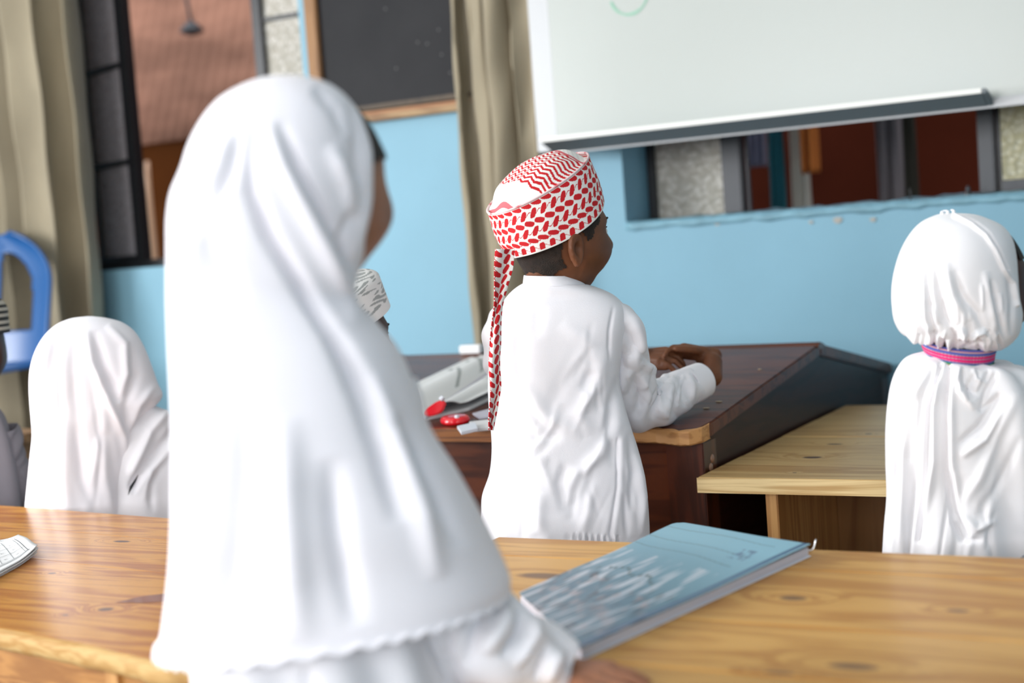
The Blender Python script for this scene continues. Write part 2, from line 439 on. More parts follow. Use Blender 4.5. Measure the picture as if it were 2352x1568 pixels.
# holes and chips knocked into the sill front
for (x, z, s_) in ((-1.345, 1.075, .008), (-1.02, 1.06, .012), (-.93, 1.055, .008), (-1.09, 1.06, .006)):
    o = prism('trim_2', [(x + s_ * cos(a) * (1 + .3 * sin(3 * a)), YW - .003, z + s_ * .7 * sin(a)) for a in np.linspace(0, 2 * pi, 9)[:-1]], (0, .006, 0), plain('bare_plaster', (0.42, 0.40, 0.36), 0.9), None)
    struct(o)

# ---- outside the openings
M_brown = plain('outside_brown_wall', (0.12, 0.034, 0.006), 0.8, var=0.3, vscale=2, spec=0.05)
M_redw = plain('outside_red_wall', (0.15, 0.030, 0.014), 0.8, var=0.3, vscale=2, spec=0.05)
M_roof = plain('outside_roof_sheet', (0.46, 0.225, 0.15), 0.7, spec=0.1, var=0.45, vscale=2.2, stretch=(1, 1, 3))
struct(box('exterior_ground', (-9, 3.82, -0.1), (6, 9, 0.0), M_floor))
struct(box('exterior_wall_brown', (-7.4, 5.5, 0), (-3.4, 5.6, 1.70), M_brown))
# sloping roof sheet above it, in corrugated strips
xs = np.linspace(-7.4, -3.0, 240)
P = []
for k, (y, z) in enumerate(((5.48, 1.70), (5.6, 2.0), (5.75, 2.4), (5.95, 3.2))):
    P.append([(x, y + .006 * sin(x * 90), z) for x in xs])
struct(Grid(np.array(P), False).build('exterior_roof', M_roof, thick=0.01))
struct(box('exterior_wall_red', (-3.4, 5.2, 0), (4, 5.3, 3.2), M_redw))
# pale pole leaning outside the left window
pa, pb = ony(338, 370, 5.3), ony(352, 590, 5.3)
pz = pb + (pb - pa) * (pb[2] / (pa[2] - pb[2])); pz[2] = 0
g = tube([pz, pb, (pa + pb) / 2 + np.array([-.006, 0, 0]), pa], [0.026, 0.024, 0.020, 0.010], 30, 16)
o = g.build('leaning_pole', plain('pale_orange_pole', (0.85, 0.50, 0.30), 0.25, spec=0.8), caps=(True, True))
tag(o, 'pale shiny pole standing outside the open left window', 'pole')
# small dark lamp under the roof sheet
lp = ony(440, 62, 5.45)
t_ = empty('outdoor_lamp', lp, 'small dark lamp fitting on the reddish roof sheet outside', 'lamp')
tube([lp + np.array([0, -.02, .14]), lp + np.array([0, 0, .02])], [.008, .008], 6, 10).build('stem', M_steelg, t_, caps=(True, True))
tube([lp + np.array([0, 0, .03]), lp, lp + np.array([0, 0, -.025]), lp + np.array([0, 0, -.04])], [.012, .045, .055, .02], 20, 20, upv=(0, 1, 0)).build('lamp_shade', M_steelg, t_, caps=(True, True))

# ---- garments and boards hanging in the dark yard behind the whiteboard opening
def hanging(name, x0, x1, zt, zb, y, col, label, cat, seed, group=None):
    ns, nt = 40, 50
    u = np.linspace(0, 1, nt); s_ = np.linspace(0, 1, ns)
    P = np.zeros((ns, nt, 3))
    for i, a in enumerate(s_):
        k = 1 - .10 * sin(a * 3)
        x = x0 + (x1 - x0) * (.5 + (u - .5) * k)
        P[i, :, 0] = x; P[i, :, 1] = y + .018 * (.4 + a) * np.sin(u * 15 + seed + a * 2) + .01 * np.sin(u * 31 + seed * 2)
        P[i, :, 2] = zt + (zb - zt) * a
    o = Grid(P, False).build(name, plain('cloth_' + str(seed), col, .85, var=.15), thick=.004)
    tag(o, label, cat, group); return o
rail = tube([(-2.4, 4.62, 1.93), (1.2, 4.62, 1.93)], [.012, .012], 4, 12, upv=(0, 0, 1)).build('clothes_rail', M_steelg, caps=(True, True))
tag(rail, 'thin metal rail outside the wide opening carrying clothes', 'rail')
hang = [(1712, 1752, (0.42, 0.38, 0.50), 'lilac grey', 1), (1778, 1812, (0.02, 0.16, 0.20), 'dark teal', 2), (1806, 1846, (0.85, 0.80, 0.70), 'cream and white', 3),
        (1846, 1884, (0.75, 0.22, 0.04), 'orange', 4), (2002, 2070, (0.24, 0.21, 0.22), 'wide smoky grey', 5), (2082, 2112, (0.035, 0.03, 0.02), 'blackish green', 6)]
for x0, x1, c, nm, sd in hang:
    a, b = ony(x0, 400, 4.6), ony(x1, 400, 4.6)
    zb = {1: 1.26, 4: 1.22}.get(sd, .85)
    hanging('hanging_cloth', a[0], b[0], 1.93, zb, 4.62 + (.045 if sd % 2 else -.045), c, nm + ' cloth hanging on the rail below the whiteboard', 'cloth', sd, 'cloths hanging outside')

# ------------------------------------------------------------------ left window (black steel, one leaf swung open)
wy = YW + 0.09
w1 = empty('window_1', (-3.3, wy, 1.072)); w1['kind'] = 'structure'
M_glass = None
def pebble(name, col, spark, alpha=0.0):
    m_, t, b = nt_new(name); L = t.links.new
    tc = N(t, 'ShaderNodeTexCoord'); v = N(t, 'ShaderNodeTexNoise', Scale=55.0, Detail=2.0); L(tc.outputs['Object'], v.inputs['Vector'])
    n = N(t, 'ShaderNodeTexVoronoi', Scale=60.0); L(tc.outputs['Object'], n.inputs['Vector'])
    r = N(t, 'ShaderNodeValToRGB'); r.color_ramp.elements[0].color = (*spark, 1); r.color_ramp.elements[1].color = (*col, 1)
    r.color_ramp.elements[0].position = .15; r.color_ramp.elements[1].position = .6
    L(n.outputs['Distance'], r.inputs['Fac']); L(r.outputs[0], b.inputs['Base Color'])
    b.inputs['Roughness'].default_value = .3; b.inputs['Transmission Weight'].default_value = alpha or .45; b.inputs['IOR'].default_value = 1.3
    bp = N(t, 'ShaderNodeBump', Strength=1.0, Distance=.006); L(n.outputs['Distance'], bp.inputs['Height']); L(bp.outputs[0], b.inputs['Normal'])
    return m_
M_frost = pebble('frosted_glass_dull', (0.46, 0.42, 0.44), (0.60, 0.57, 0.60), .18)
M_frostb = pebble('frosted_glass_bright', (0.62, 0.60, 0.52), (0.98, 0.96, 0.90))
M_frosty = pebble('frosted_glass_yellowish', (0.72, 0.68, 0.45), (0.9, 0.88, 0.7))
for lo, hi in (((-3.98, wy - .02, 1.072), (-2.66, wy + .02, 1.10)), ((-3.98, wy - .02, 2.32), (-2.66, wy + .02, 2.35)), ((-3.98, wy - .02, 1.10), (-3.95, wy + .02, 2.32)),
               ((-3.460, wy - .02, 1.10), (-3.444, wy + .02, 2.32)), ((-2.90, wy - .02, 1.10), (-2.862, wy + .02, 2.32)), ((-2.69, wy - .02, 1.10), (-2.66, wy + .02, 2.32))):
    box('window_frame', lo, hi, M_steel, w1, .003)
for k in range(5):
    z0 = 1.10 + k * .245
    box('pane', (-2.865, wy - .003, z0), (-2.69, wy + .003, z0 + .235), M_frostb if k > 0 else M_frost, w1)
    if k: box('glazing_bar', (-2.865, wy - .012, z0 - .012), (-2.69, wy + .012, z0 + .002), M_steel, w1, .002)
# swung leaf: hinged at x=-3.42, turning outwards to the left
hx, hy, an = -3.462, wy, radians(180 - 18)
ux, uy = cos(an), sin(an)
Lw = 0.30
def leafbox(name, s0, s1, z0, z1, th, mat):
    b = [(hx + ux * s0 - uy * -th, hy + uy * s0 + ux * -th, z0), (hx + ux * s1 - uy * -th, hy + uy * s1 + ux * -th, z0),
         (hx + ux * s1 - uy * th, hy + uy * s1 + ux * th, z0), (hx + ux * s0 - uy * th, hy + uy * s0 + ux * th, z0)]
    return prism(name, b, (0, 0, z1 - z0), mat, w1, .002)
leafbox('casement_stile', 0, .034, 1.10, 2.3, .014, M_steel)
leafbox('casement_stile', Lw - .026, Lw, 1.10, 2.3, .014, M_steel)
for k in range(5):
    zc = 1.118 + k * .33
    leafbox('glazing_bar', .03, Lw - .024, zc - .018, zc, .012, M_steel)
    leafbox('pane', .03, Lw - .024, zc, min(zc + .315, 2.3), .003, M_frost)

# ------------------------------------------------------------------ wide window below the whiteboard
w2 = empty('window_2', (-0.6, YW + .17, 1.1)); w2['kind'] = 'structure'
y2 = YW + .185
def xa(px_, y=400): return ony(px_, y, y2)[0]
box('window_frame', (-1.61, y2 - .02, 1.10), (xa(1509), y2 + .02, 2.35), M_steel, w2, .003)
box('window_frame', (xa(1663), y2 - .02, 1.10), (xa(1708), y2 + .02, 2.35), M_steelg, w2, .004)
box('window_frame', (xa(1713), y2 + .0, 1.10), (xa(1719), y2 + .02, 2.35), M_steelg, w2, .002)
box('window_frame', (xa(2252), y2 - .02, 1.10), (xa(2290), y2 + .02, 2.35), M_steelg, w2, .004)
box('window_frame', (xa(2292), y2 - .0, 1.10), (xa(2304), y2 + .02, 2.35), M_steel, w2, .002)
box('window_frame', (0.4, y2 - .02, 1.10), (0.45, y2 + .02, 2.35), M_steelg, w2, .004)
box('pane', (xa(1509), y2 - .003, 1.10), (xa(1664), y2 + .003, 2.3), M_frostb, w2)
box('pane', (xa(2303), y2 - .003, 1.13), (0.4, y2 + .003, 2.3), M_frosty, w2)
box('bottom_rail', (xa(2303), y2 - .02, 1.10), (0.4, y2 + .02, 1.13), M_steelg, w2, .003)
# bent nails and a small stay left standing on the sill
for px_, h in ((2090, .034),):
    p = ony(px_, 452, YW + .05)
    o = tube([(p[0], p[1], 1.095), (p[0] + .002, p[1], 1.095 + h * .6), (p[0] - .001, p[1] + .002, 1.095 + h)], [.0022, .002, .0018], 8, 8, upv=(0, 1, 0)).build('bent_nail', M_steel, caps=(True, True))
    tag(o, 'thin dark nail sticking up from the blue window sill', 'nail')
p = ony(2222, 440, YW + .05)
k_ = empty('window_catch', (p[0], p[1], 1.1), 'small dark window catch standing on the blue sill', 'catch')
tube([(p[0], p[1], 1.095), (p[0], p[1], 1.106)], [.009, .008], 6, 14, upv=(0, 1, 0)).build('base', M_steelg, k_, caps=(True, True))
tube([(p[0], p[1], 1.106), (p[0] + .002, p[1], 1.114), (p[0] + .001, p[1], 1.122)], [.004, .006, .002], 8, 12, upv=(0, 1, 0)).build('knob', M_steelg, k_, caps=(True, True))

# ------------------------------------------------------------------ blackboard with wooden frame
bb = empty('blackboard', (-2.2, YW - .01, 1.45), 'black chalkboard in a worn wooden frame on the blue wall', 'blackboard')
M_bb = plain('black_slate', (0.012, 0.012, 0.014), 0.6, col2=(0.018, 0.018, 0.020), vscale=5, spec=.2)
M_bbf = wood('worn_frame_wood', (0.30, 0.15, 0.055), (0.16, 0.07, 0.02), .6, axis='Z', coat=.0)
M_bbh = wood('worn_rail_wood', (0.38, 0.24, 0.11), (0.16, 0.065, 0.018), .6, coat=.0)
box('slate', (-2.57, YW - .025, 1.50), (-1.92, YW - .002, 2.5), M_bb, bb)
box('side_rail', (-2.612, YW - .042, 1.462), (-2.566, YW - .001, 2.55), M_bbf, bb, .004)
box('side_rail', (-1.95, YW - .042, 1.462), (-1.905, YW - .001, 2.55), M_bbf, bb, .004)
box('bottom_rail', (-2.6, YW - .04, 1.455), (-1.91, YW - .001, 1.485), M_bbh, bb, .004)
box('bottom_lip', (-2.575, YW - .052, 1.488), (-1.95, YW - .001, 1.502), plain('dark_frame_edge', (.10, .065, .035), .6, var=.5, vscale=20), bb, .004)
box('inner_strip', (-2.575, YW - .046, 1.474), (-1.95, YW - .001, 1.482), plain('orange_stained_strip', (.32, .11, .015), .5), bb, .002)
# chalk specks
for i, (px_, py_) in enumerate(((1007, 68), (981, 100), (959, 97), (1034, 167), (910, 157), (885, 20), (1014, 125))):
    c = ony(px_, py_, YW - .026)
    prism('chalk_mark', [c + np.array([.004 * cos(a), 0, .004 * sin(a)]) for a in np.linspace(0, 6.28, 7)[:-1]], (0, .0012, 0), plain('chalk', (.10, .10, .10), .9), bb)

# ------------------------------------------------------------------ whiteboard
YB = 3.45
wb = empty('whiteboard', (-0.7, YB, 1.30), 'large white dry-erase board with grey frame and pen tray', 'whiteboard')
XL = -1.725
box('panel', (XL, YB - .006, 1.315), (1.0, YB + .012, 2.55), M_board, wb)
box('side_frame', (-1.790, YB + .0, 1.302), (XL - .0005, YB + .022, 2.56), M_alu, wb, .003)
box('backing_box', (-1.79, YB + .013, 1.32), (1.0, YB + .05, 2.55), M_alu, wb)
box('bottom_rail', (XL, YB - .014, 1.292), (1.0, YB + .012, 1.3145), M_alu, wb, .003)
box('wall_bracket', (-1.2, YB + .05, 2.36), (-1.15, YW, 2.5), M_steelg, wb)
box('wall_bracket', (0.5, YB + .05, 2.36), (.55, YW, 2.5), M_steelg, wb)
xe = ony(2262, 232, YB - .05)[0]
tray = [(YB - .0145, 1.300), (YB - .0145, 1.296), (YB - .085, 1.322), (YB - .088, 1.3305), (YB - .084, 1.3305), (YB - .080, 1.3275)]
prism('pen_tray', [(XL - .01, a, b) for a, b in tray], (xe - XL + .01, 0, 0), M_alud, wb, 0)
prism('tray_lip', [(XL - .01, a, b) for a, b in ((YB - .0885, 1.322), (YB - .0885, 1.333), (YB - .083, 1.333), (YB - .083, 1.322))], (xe - XL + .01, 0, 0), M_alul, wb, 0)
prism('tray_end_cap', [(xe, a, b) for a, b in ((YB - .0885, 1.322), (YB - .0885, 1.333), (YB - .0145, 1.318), (YB - .0145, 1.296))], (.012, 0, 0), M_alud, wb, .002)
# green marker ring near the top
gc = ony(1444, -14, YB - .007); gr = .050
pts = [gc + np.array([gr * cos(a) * 1.05, 0, gr * 1.05 * sin(a)]) for a in np.linspace(-2.9, 2.6, 40)]
V = []
for i, p in enumerate(pts):
    d = (p - gc); d /= np.linalg.norm(d); wdt = .0032 + .0008 * sin(i * .7)
    V += [p - d * wdt, p + d * wdt]
V = np.array(V) + np.array([0, -.0004, 0])
mesh('marker_ring', V, [(2 * i, 2 * i + 1, 2 * i + 3, 2 * i + 2) for i in range(len(pts) - 1)], plain('pale_green_marker', (.26, .50, .37), .6), wb)['label'] = 'pale green hand drawn circle'

# ------------------------------------------------------------------ curtains
def curtain(name, x0, x1, yc, zt, zb, folds, amp, label, seed, gather=0.0):
    rs = np.random.RandomState(seed)
    nt, ns = 420, 90
    u = np.linspace(0, 1, nt)[None, :]; s_ = np.linspace(0, 1, ns)[:, None]
    ph = rs.rand(5) * 6.28
    uu = u + .02 * np.sin(2 * pi * u * 2 + ph[0]) + .012 * np.sin(s_ * 4 + u * 9 + ph[1])
    a = 1.0 - 2.0 * np.abs(np.sin(pi * folds * uu + ph[2] + .25 * np.sin(s_ * 3))) ** .75
    y = amp * (a + .35 * np.sin(2 * pi * folds * 2.3 * uu + ph[3] + s_ * 2)) * (.8 + .3 * np.sin(u * 7 + ph[4])) + .004 * np.sin(s_ * 40 + u * 60)
    x = x0 + (x1 - x0) * u + .35 * amp * np.sin(2 * pi * folds * 2 * uu + ph[1]) + .006 * np.sin(s_ * 7 + u * 5) - gather * (1 - s_) * .0
    P = np.stack([x + 0 * y, yc + y, np.broadcast_to(zt + (zb - zt) * s_, y.shape)], -1)
    o = Grid(P, False).build(name, M_curt, None, thick=.003, origin=((x0 + x1) / 2, yc, zb))
    tag(o, label, 'curtain')
    return o
c_mid = curtain('curtain', -2.065, -1.80, YW - .075, 2.75, 0.735, 3.6, .045, 'narrow khaki curtain bunched between blackboard and whiteboard', 5)
c_left = curtain('curtain', -4.75, -3.49, YW - .12, 2.75, 0.03, 5.2, .080, 'wide khaki curtain pulled beside the left window', 11)
r_ = tube([(-4.95, YW - .10, 2.76), (-1.7, YW - .10, 2.76)], [.012, .012], 4, 12).build('curtain_rail', M_steelg, caps=(True, True))
tag(r_, 'thin metal rail carrying the khaki curtains', 'curtain rail')

# ------------------------------------------------------------------ dark double-sided desk with sloping lids
YL, ZL, YR, ZR, XE = 2.272, 0.722, 2.985, 0.799, -0.900
XD0 = -2.05
dk = empty('sloping_desk', (-1.45, 2.9, 0), 'long dark varnished double-sided desk with sloping lids', 'desk')
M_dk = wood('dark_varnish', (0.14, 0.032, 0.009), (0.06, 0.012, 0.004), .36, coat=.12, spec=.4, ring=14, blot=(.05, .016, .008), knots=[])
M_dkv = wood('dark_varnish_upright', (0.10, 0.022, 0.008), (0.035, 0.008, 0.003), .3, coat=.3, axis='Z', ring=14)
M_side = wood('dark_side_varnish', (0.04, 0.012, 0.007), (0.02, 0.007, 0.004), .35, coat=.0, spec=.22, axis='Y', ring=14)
M_raw = wood('bare_worn_wood', (0.62, 0.31, 0.11), (0.40, 0.17, 0.05), .55, coat=0)
def lidz(y): return ZL + (ZR - ZL) * (y - YL) / (YR - YL)
def onlid(x, y, h=0.0):
    d = ray(x, y); k = (ZR - ZL) / (YR - YL)
    # z = ZL + h + k*(Y-YL)
    t = (ZL + h - k * YL - CAM[2]) / (d[2] - k * d[1]); return CAM + d * t
th = .026
# front lid with rounded, worn front corner: outline in plan, then extruded downwards
cr = [(XD0, YL), (-1.30, YL), (-1.02, YL + .002), (-.985, YL - .002), (-.955, YL - .012), (-.935, YL - .020), (-.918, YL - .016), (-.905, YL + .004), (XE, YL + .05), (XE, YR), (XD0, YR)]
prism('lid', [(x, y, lidz(y)) for x, y in cr][::-1], (0, 0, -th), M_dk, dk, .003)
# chipped pale strip along the front corner
wv = [(-1.03, YL - .0005), (-.985, YL - .0045), (-.955, YL - .0145), (-.935, YL - .0225), (-.917, YL - .0185), (-.902, YL + .003), (XE + .0015, YL + .03)]
rs = np.random.RandomState(4)
V = []; Fc = []
NW = 60
for i in range(NW):
    t = i / (NW - 1) * (len(wv) - 1); k = min(int(t), len(wv) - 2); f = t - k
    x = wv[k][0] * (1 - f) + wv[k + 1][0] * f; y = wv[k][1] * (1 - f) + wv[k + 1][1] * f
    zt_ = lidz(y) + .0012; edge = .004 + .007 * abs(sin(i * .21)) * (1 if i < 45 else .6)
    V += [(x - .001, y + edge, lidz(y + edge) + .0006), (x, y, zt_ - .002), (x, y - .0005, zt_ - th * (.98 - .06 * abs(sin(i * .5)))), (x, y + .004, zt_ - th - .0012)]
for i in range(NW - 1):
    for j in range(3): Fc.append((4 * i + j, 4 * i + j + 1, 4 * i + 4 + j + 1, 4 * i + 4 + j))
mesh('worn_edge', V, Fc, M_raw, dk, smooth=False)['label'] = 'bare orange wood where varnish wore off'
M_lipw = wood('worn_orange_lip', (0.30, 0.11, 0.03), (0.12, 0.035, 0.012), .3, coat=.4, ring=40)
prism('front_lip', [(XD0, YL - .003, lidz(YL) - .0005), (XD0, YL - .003, lidz(YL) - th + .001), (XD0, YL + .006, lidz(YL) - th + .001), (XD0, YL + .006, lidz(YL) + .0008)], (-1.06 - XD0, 0, 0), M_lipw, dk, .002)
# rear lid sloping the other way
YB2, ZB2 = 3.59, 0.691
prism('lid', [(XD0, YR + .002, ZR), (XD0, YB2, ZB2), (XD0, YB2, ZB2 - th), (XD0, YR + .002, ZR - th)], (XE - XD0, 0, 0), M_dk, dk, .003)
prism('ridge_strip', [(XD0, YR - .02, ZR - .001), (XD0, YR + .0, ZR + .004), (XD0, YR + .03, ZR - .003), (XD0, YR + .03, ZR - .012), (XD0, YR - .02, ZR - .01)], (XE - XD0 + .002, 0, 0), wood('ridge_varnish', (.16, .05, .02), (.07, .02, .01), .3, coat=.3), dk, .0015)
# side panel under the lids (right end)
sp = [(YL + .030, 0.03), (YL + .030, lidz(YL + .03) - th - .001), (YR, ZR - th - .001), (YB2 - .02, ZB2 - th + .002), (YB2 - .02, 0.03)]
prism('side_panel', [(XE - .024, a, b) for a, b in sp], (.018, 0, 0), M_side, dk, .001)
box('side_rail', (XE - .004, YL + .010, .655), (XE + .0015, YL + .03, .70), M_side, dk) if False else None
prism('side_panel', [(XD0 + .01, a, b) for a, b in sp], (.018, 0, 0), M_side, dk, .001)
box('front_panel', (XD0, YL + .035, .36), (XE - .05, YL + .052, ZL - th - .004), M_dk, dk, .001)
box('lower_rail', (XD0, YL + .028, .30), (XE - .05, YL + .06, .35), M_dk, dk, .002)
for x in (XD0 + .01, XE - .075):
    box('leg', (x, YL + .012, 0), (x + .07, YL + .075, ZL - th), M_dkv, dk, .002)
    box('leg', (x, YB2 - .09, 0), (x + .07, YB2 - .03, ZB2 - th - .003), M_dkv, dk, .002)
box('rear_panel', (XD0 + .08, YB2 - .075, .36), (XE - .08, YB2 - .058, ZB2 - th - .008), M_dk, dk)
for px_, py_ in ((1633, 1073), (1636, 1053)):
    t = XE - .005
    d = ray(px_, py_); p = CAM + d * (t / d[0])
    g = tube([p + np.array([-.004, 0, 0]), p + np.array([.002, 0, 0]), p + np.array([.003, 0, 0])], [.006, .0055, .002], 8, 14).build('screw', plain('brass_screw', (.40, .22, .14), .4, metal=.4), dk, caps=(True, True))
for (px_, py_, s_) in ((1622, 937, .004), (1651, 922, .004), (1745, 848, .0025), (1561, 1030, .003)):
    c = onlid(px_, py_, .0006) if py_ < 1000 else None
    if c is None: continue
    prism('paint_fleck', [c + np.array([s_ * 1.6 * cos(a), s_ * sin(a), k0]) for a, k0 in zip(np.linspace(0, 6.28, 8)[:-1], [0] * 7)], (0, 0, .0008), plain('cream_fleck', (.65, .5, .33), .7), dk)

# ------------------------------------------------------------------ pine desks
PL, PD = (0.62, 0.335, 0.105), (0.40, 0.155, 0.03)
def knots_px(lst, z, loc):
    out = []
    for (x, y, r, st) in lst:
        p = onz(x, y, z); out.append((p[0] - loc[0], p[1] - loc[1], r, st))
    return out
# right-hand pine desk beside the dark desk
p1 = empty('pine_desk', (-0.35, 2.68, 0), 'pale pine desk butting against the dark sloping desk', 'desk')
kn = knots_px(((1917, 1019, .007, 2.2), (1866, 1050, .012, 1.5), (1995, 996, .006, 1.2), (1825, 1085, .003, 1.3)), .645, p1.location)
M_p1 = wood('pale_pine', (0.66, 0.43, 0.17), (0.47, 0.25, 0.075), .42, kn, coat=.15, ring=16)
M_p1e = wood('pale_pine_edge', (0.80, 0.60, 0.30), (0.52, 0.32, 0.12), .6, [], coat=.0, ring=40)
ys = [2.228, 2.45, 2.68, 2.91, 3.14]
for i in range(4):
    box('plank', (XE + .003, ys[i] + .0004, .619), (0.35, ys[i + 1] - .0004, .645 - (.0006 if i % 2 else 0)), M_p1, p1, .0015)
box('edge_strip', (XE + .0028, 2.2275, .6195), (0.352, 2.2325 - .005, .6445), M_p1e, p1) if False else None
P_ = [(XE + .0025, 2.2265, .6188), (0.351, 2.2265, .6188), (0.351, 2.2279, .6188), (XE + .0025, 2.2279, .6188)]
prism('front_edge', P_, (0, 0, .0255), M_p1e, p1)
xa1, xb1 = ony(1765, 1200, 2.27)[0], ony(1793, 1200, 2.27)[0]
M_post = wood('orange_pine_edge', (0.62, 0.33, 0.11), (0.42, 0.19, 0.05), .5, axis='Z', coat=.1)
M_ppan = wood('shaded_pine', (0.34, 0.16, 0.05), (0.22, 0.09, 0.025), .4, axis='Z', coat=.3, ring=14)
box('side_panel', (xa1, 2.262, 0.0), (xb1, 3.08, .618), M_post, p1, .0015)
box('side_panel', (0.28, 2.262, 0.0), (0.305, 3.08, .618), M_post, p1, .0015)
box('shade_panel', (XE + .01, 3.02, 0.0), (xa1 - .001, 3.04, .618), M_dk, p1)  # added dark panel, stands in for the black shade under the desk
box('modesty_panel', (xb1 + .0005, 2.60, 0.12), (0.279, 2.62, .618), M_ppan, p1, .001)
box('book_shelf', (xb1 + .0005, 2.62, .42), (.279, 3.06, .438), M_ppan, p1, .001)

# near right pine desk (foreground)
YA, YF = 1.095, 1.762
XN0, XN1 = -1.022, 0.45
p2 = empty('pine_desk', (-0.3, 1.43, 0), 'honey pine desk in front carrying the blue notebook', 'desk')
kn = knots_px(((1822, 1373, .010, 1.6), (1250, 1322, .014, 2.6), (1960, 1530, .010, 2.4), (1790, 1545, .005, 3.0), (2200, 1402, .006, 2)), .64, p2.location)
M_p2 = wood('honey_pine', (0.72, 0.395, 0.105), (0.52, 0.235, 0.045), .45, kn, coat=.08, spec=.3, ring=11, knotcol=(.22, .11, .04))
ylist = [YA, 1.25, 1.415, 1.655, YF - .0]
for i in range(4):
    box('plank', (XN0, ylist[i] + .0006, .615), (XN1, ylist[i + 1] - .0006, .640), M_p2, p2, .003 if i == 0 else .0015, 3)
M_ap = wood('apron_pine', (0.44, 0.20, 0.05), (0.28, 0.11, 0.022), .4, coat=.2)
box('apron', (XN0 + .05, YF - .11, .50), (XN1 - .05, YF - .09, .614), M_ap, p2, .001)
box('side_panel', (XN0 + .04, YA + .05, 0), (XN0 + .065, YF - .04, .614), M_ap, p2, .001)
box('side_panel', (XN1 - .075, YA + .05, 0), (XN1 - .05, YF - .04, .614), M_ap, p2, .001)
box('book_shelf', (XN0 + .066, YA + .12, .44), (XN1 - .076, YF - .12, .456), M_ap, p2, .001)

# left pine desk, slightly turned, with a worn rounded near edge
p3 = empty('pine_desk', (-1.6, 1.45, 0), 'scratched orange pine desk on the left with worn rounded edge', 'desk')
kn = knots_px(((243, 1399, .0085, 1.3), (280, 1243, .0065, 2.6), (120, 1316, .0045, 1.5), (150, 1412, .0035, 1.5)), .64, p3.location)
rk = knots_px(((375, 1372, .007, 7.0),), .64, p3.location)
M_p3 = wood('orange_pine', (0.66, 0.30, 0.05), (0.42, 0.13, 0.014), .30, kn, coat=.20, spec=.4, ring=24, scratch=.5, knotcol=(.10, .035, .02), redk=[])
M_p3r = M_p3
A = onz(0, 1160, .64); B = onz(390, 1190, .64); dF = (B - A) / np.linalg.norm((B - A)[:2])
C1 = onz(0, 1447, .64); 
XR3 = -1.03
def far(x): return A[1] + dF[1] / dF[0] * (x - A[0])
XL3 = -2.75
# seams follow the far edge; the near edge is worn and curved
def seam(off):
    return lambda x: far(x) - off
nearpts = [(-2.75, 1.30), (-1.9, 1.245), (onz(0, 1447, .64)[0], onz(0, 1447, .64)[1]), (onz(150, 1475, .64)[0], onz(150, 1475, .64)[1]), (onz(260, 1500, .64)[0], onz(260, 1500, .64)[1]), (onz(350, 1522, .64)[0], onz(350, 1522, .64)[1]), (-1.06, 1.112), (XR3, 1.125)]
s1, s2 = seam(.135), seam(.30)
def strip(name, fa, fb, mat, edge=False):
    xs_ = np.linspace(XL3, XR3, 60)
    top = [(x, fa(x) - .0006) for x in xs_]; bot = [(x, fb(x) + .0006) for x in xs_[::-1]]
    return prism(name, [(x, y, .640) for x, y in top + bot][::1], (0, 0, -.025), mat, p3, 0)
near = lambda x: float(np.interp(x, [p[0] for p in nearpts], [p[1] for p in nearpts]))
strip('plank', far, s1, M_p3); strip('plank', s1, s2, M_p3); strip('plank', s2, lambda x: near(x) + .006, M_p3)
# worn, pale rounded nosing along the near edge
V = []; Fc = []
xs_ = np.linspace(XL3, XR3, 240); rs = np.random.RandomState(9)
wob = np.convolve(rs.randn(260), np.ones(9) / 9, 'same')[:240]
prof = [(0.0075, 0.0), (.003, -.0012), (.0, -.004), (-.0022, -.010), (-.002, -.019), (.001, -.0245), (.0075, -.025)]
for i, x in enumerate(xs_):
    for (dy, dz_) in prof:
        V.append((x, near(x) + dy - .0015 * wob[i], .640 + dz_ * (1 + .08 * wob[(i * 3) % 240])))
n_ = len(prof)
for i in range(len(xs_) - 1):
    for j in range(n_ - 1): Fc.append((i * n_ + j, i * n_ + j + 1, (i + 1) * n_ + j + 1, (i + 1) * n_ + j))
M_nos = wood('worn_pale_nosing', (0.52, 0.34, 0.14), (0.40, 0.22, 0.07), .7, [], coat=0, spec=.2, ring=70, blot=(.28, .20, .12))
mesh('worn_nosing', V, Fc, M_nos, p3, smooth=True)['label'] = 'pale chipped front edge'
dd = lambda x, o_: (x, near(x) + o_)
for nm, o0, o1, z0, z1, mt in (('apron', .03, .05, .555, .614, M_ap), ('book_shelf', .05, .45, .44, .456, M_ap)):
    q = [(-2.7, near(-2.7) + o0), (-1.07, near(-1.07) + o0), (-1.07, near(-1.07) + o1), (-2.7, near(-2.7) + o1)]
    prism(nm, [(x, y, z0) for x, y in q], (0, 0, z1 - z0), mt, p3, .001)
for px_ in (256, 425):
    c = onz(px_ if px_ < 300 else 400, 1560, .60)
    x = c[0]; y = near(x) + .012
    prism('side_panel', [(x - .004, y, 0), (x + .018, y - .002, 0), (x + .018 + .03, y + .55, 0), (x - .004 + .03, y + .55, 0)], (0, 0, .614), M_post if px_ < 300 else M_ap, p3, .001)
# red heartwood streak
c = onz(335, 1375, .6403)
c2 = onz(265, 1383, .6403); c3 = onz(385, 1362, .6403); c4 = onz(440, 1345, .6403); c5 = onz(440, 1378, .6403); c6 = onz(385, 1381, .6403)
o = mesh('heartwood_streak', [c2, onz(330, 1368, .6403), c3, c4, c5, c6, onz(330, 1384, .6403)], [tuple(range(7))[::-1]], plain('red_heartwood', (.27, .085, .04), .35, coat=.3, var=.25, vscale=30), p3)

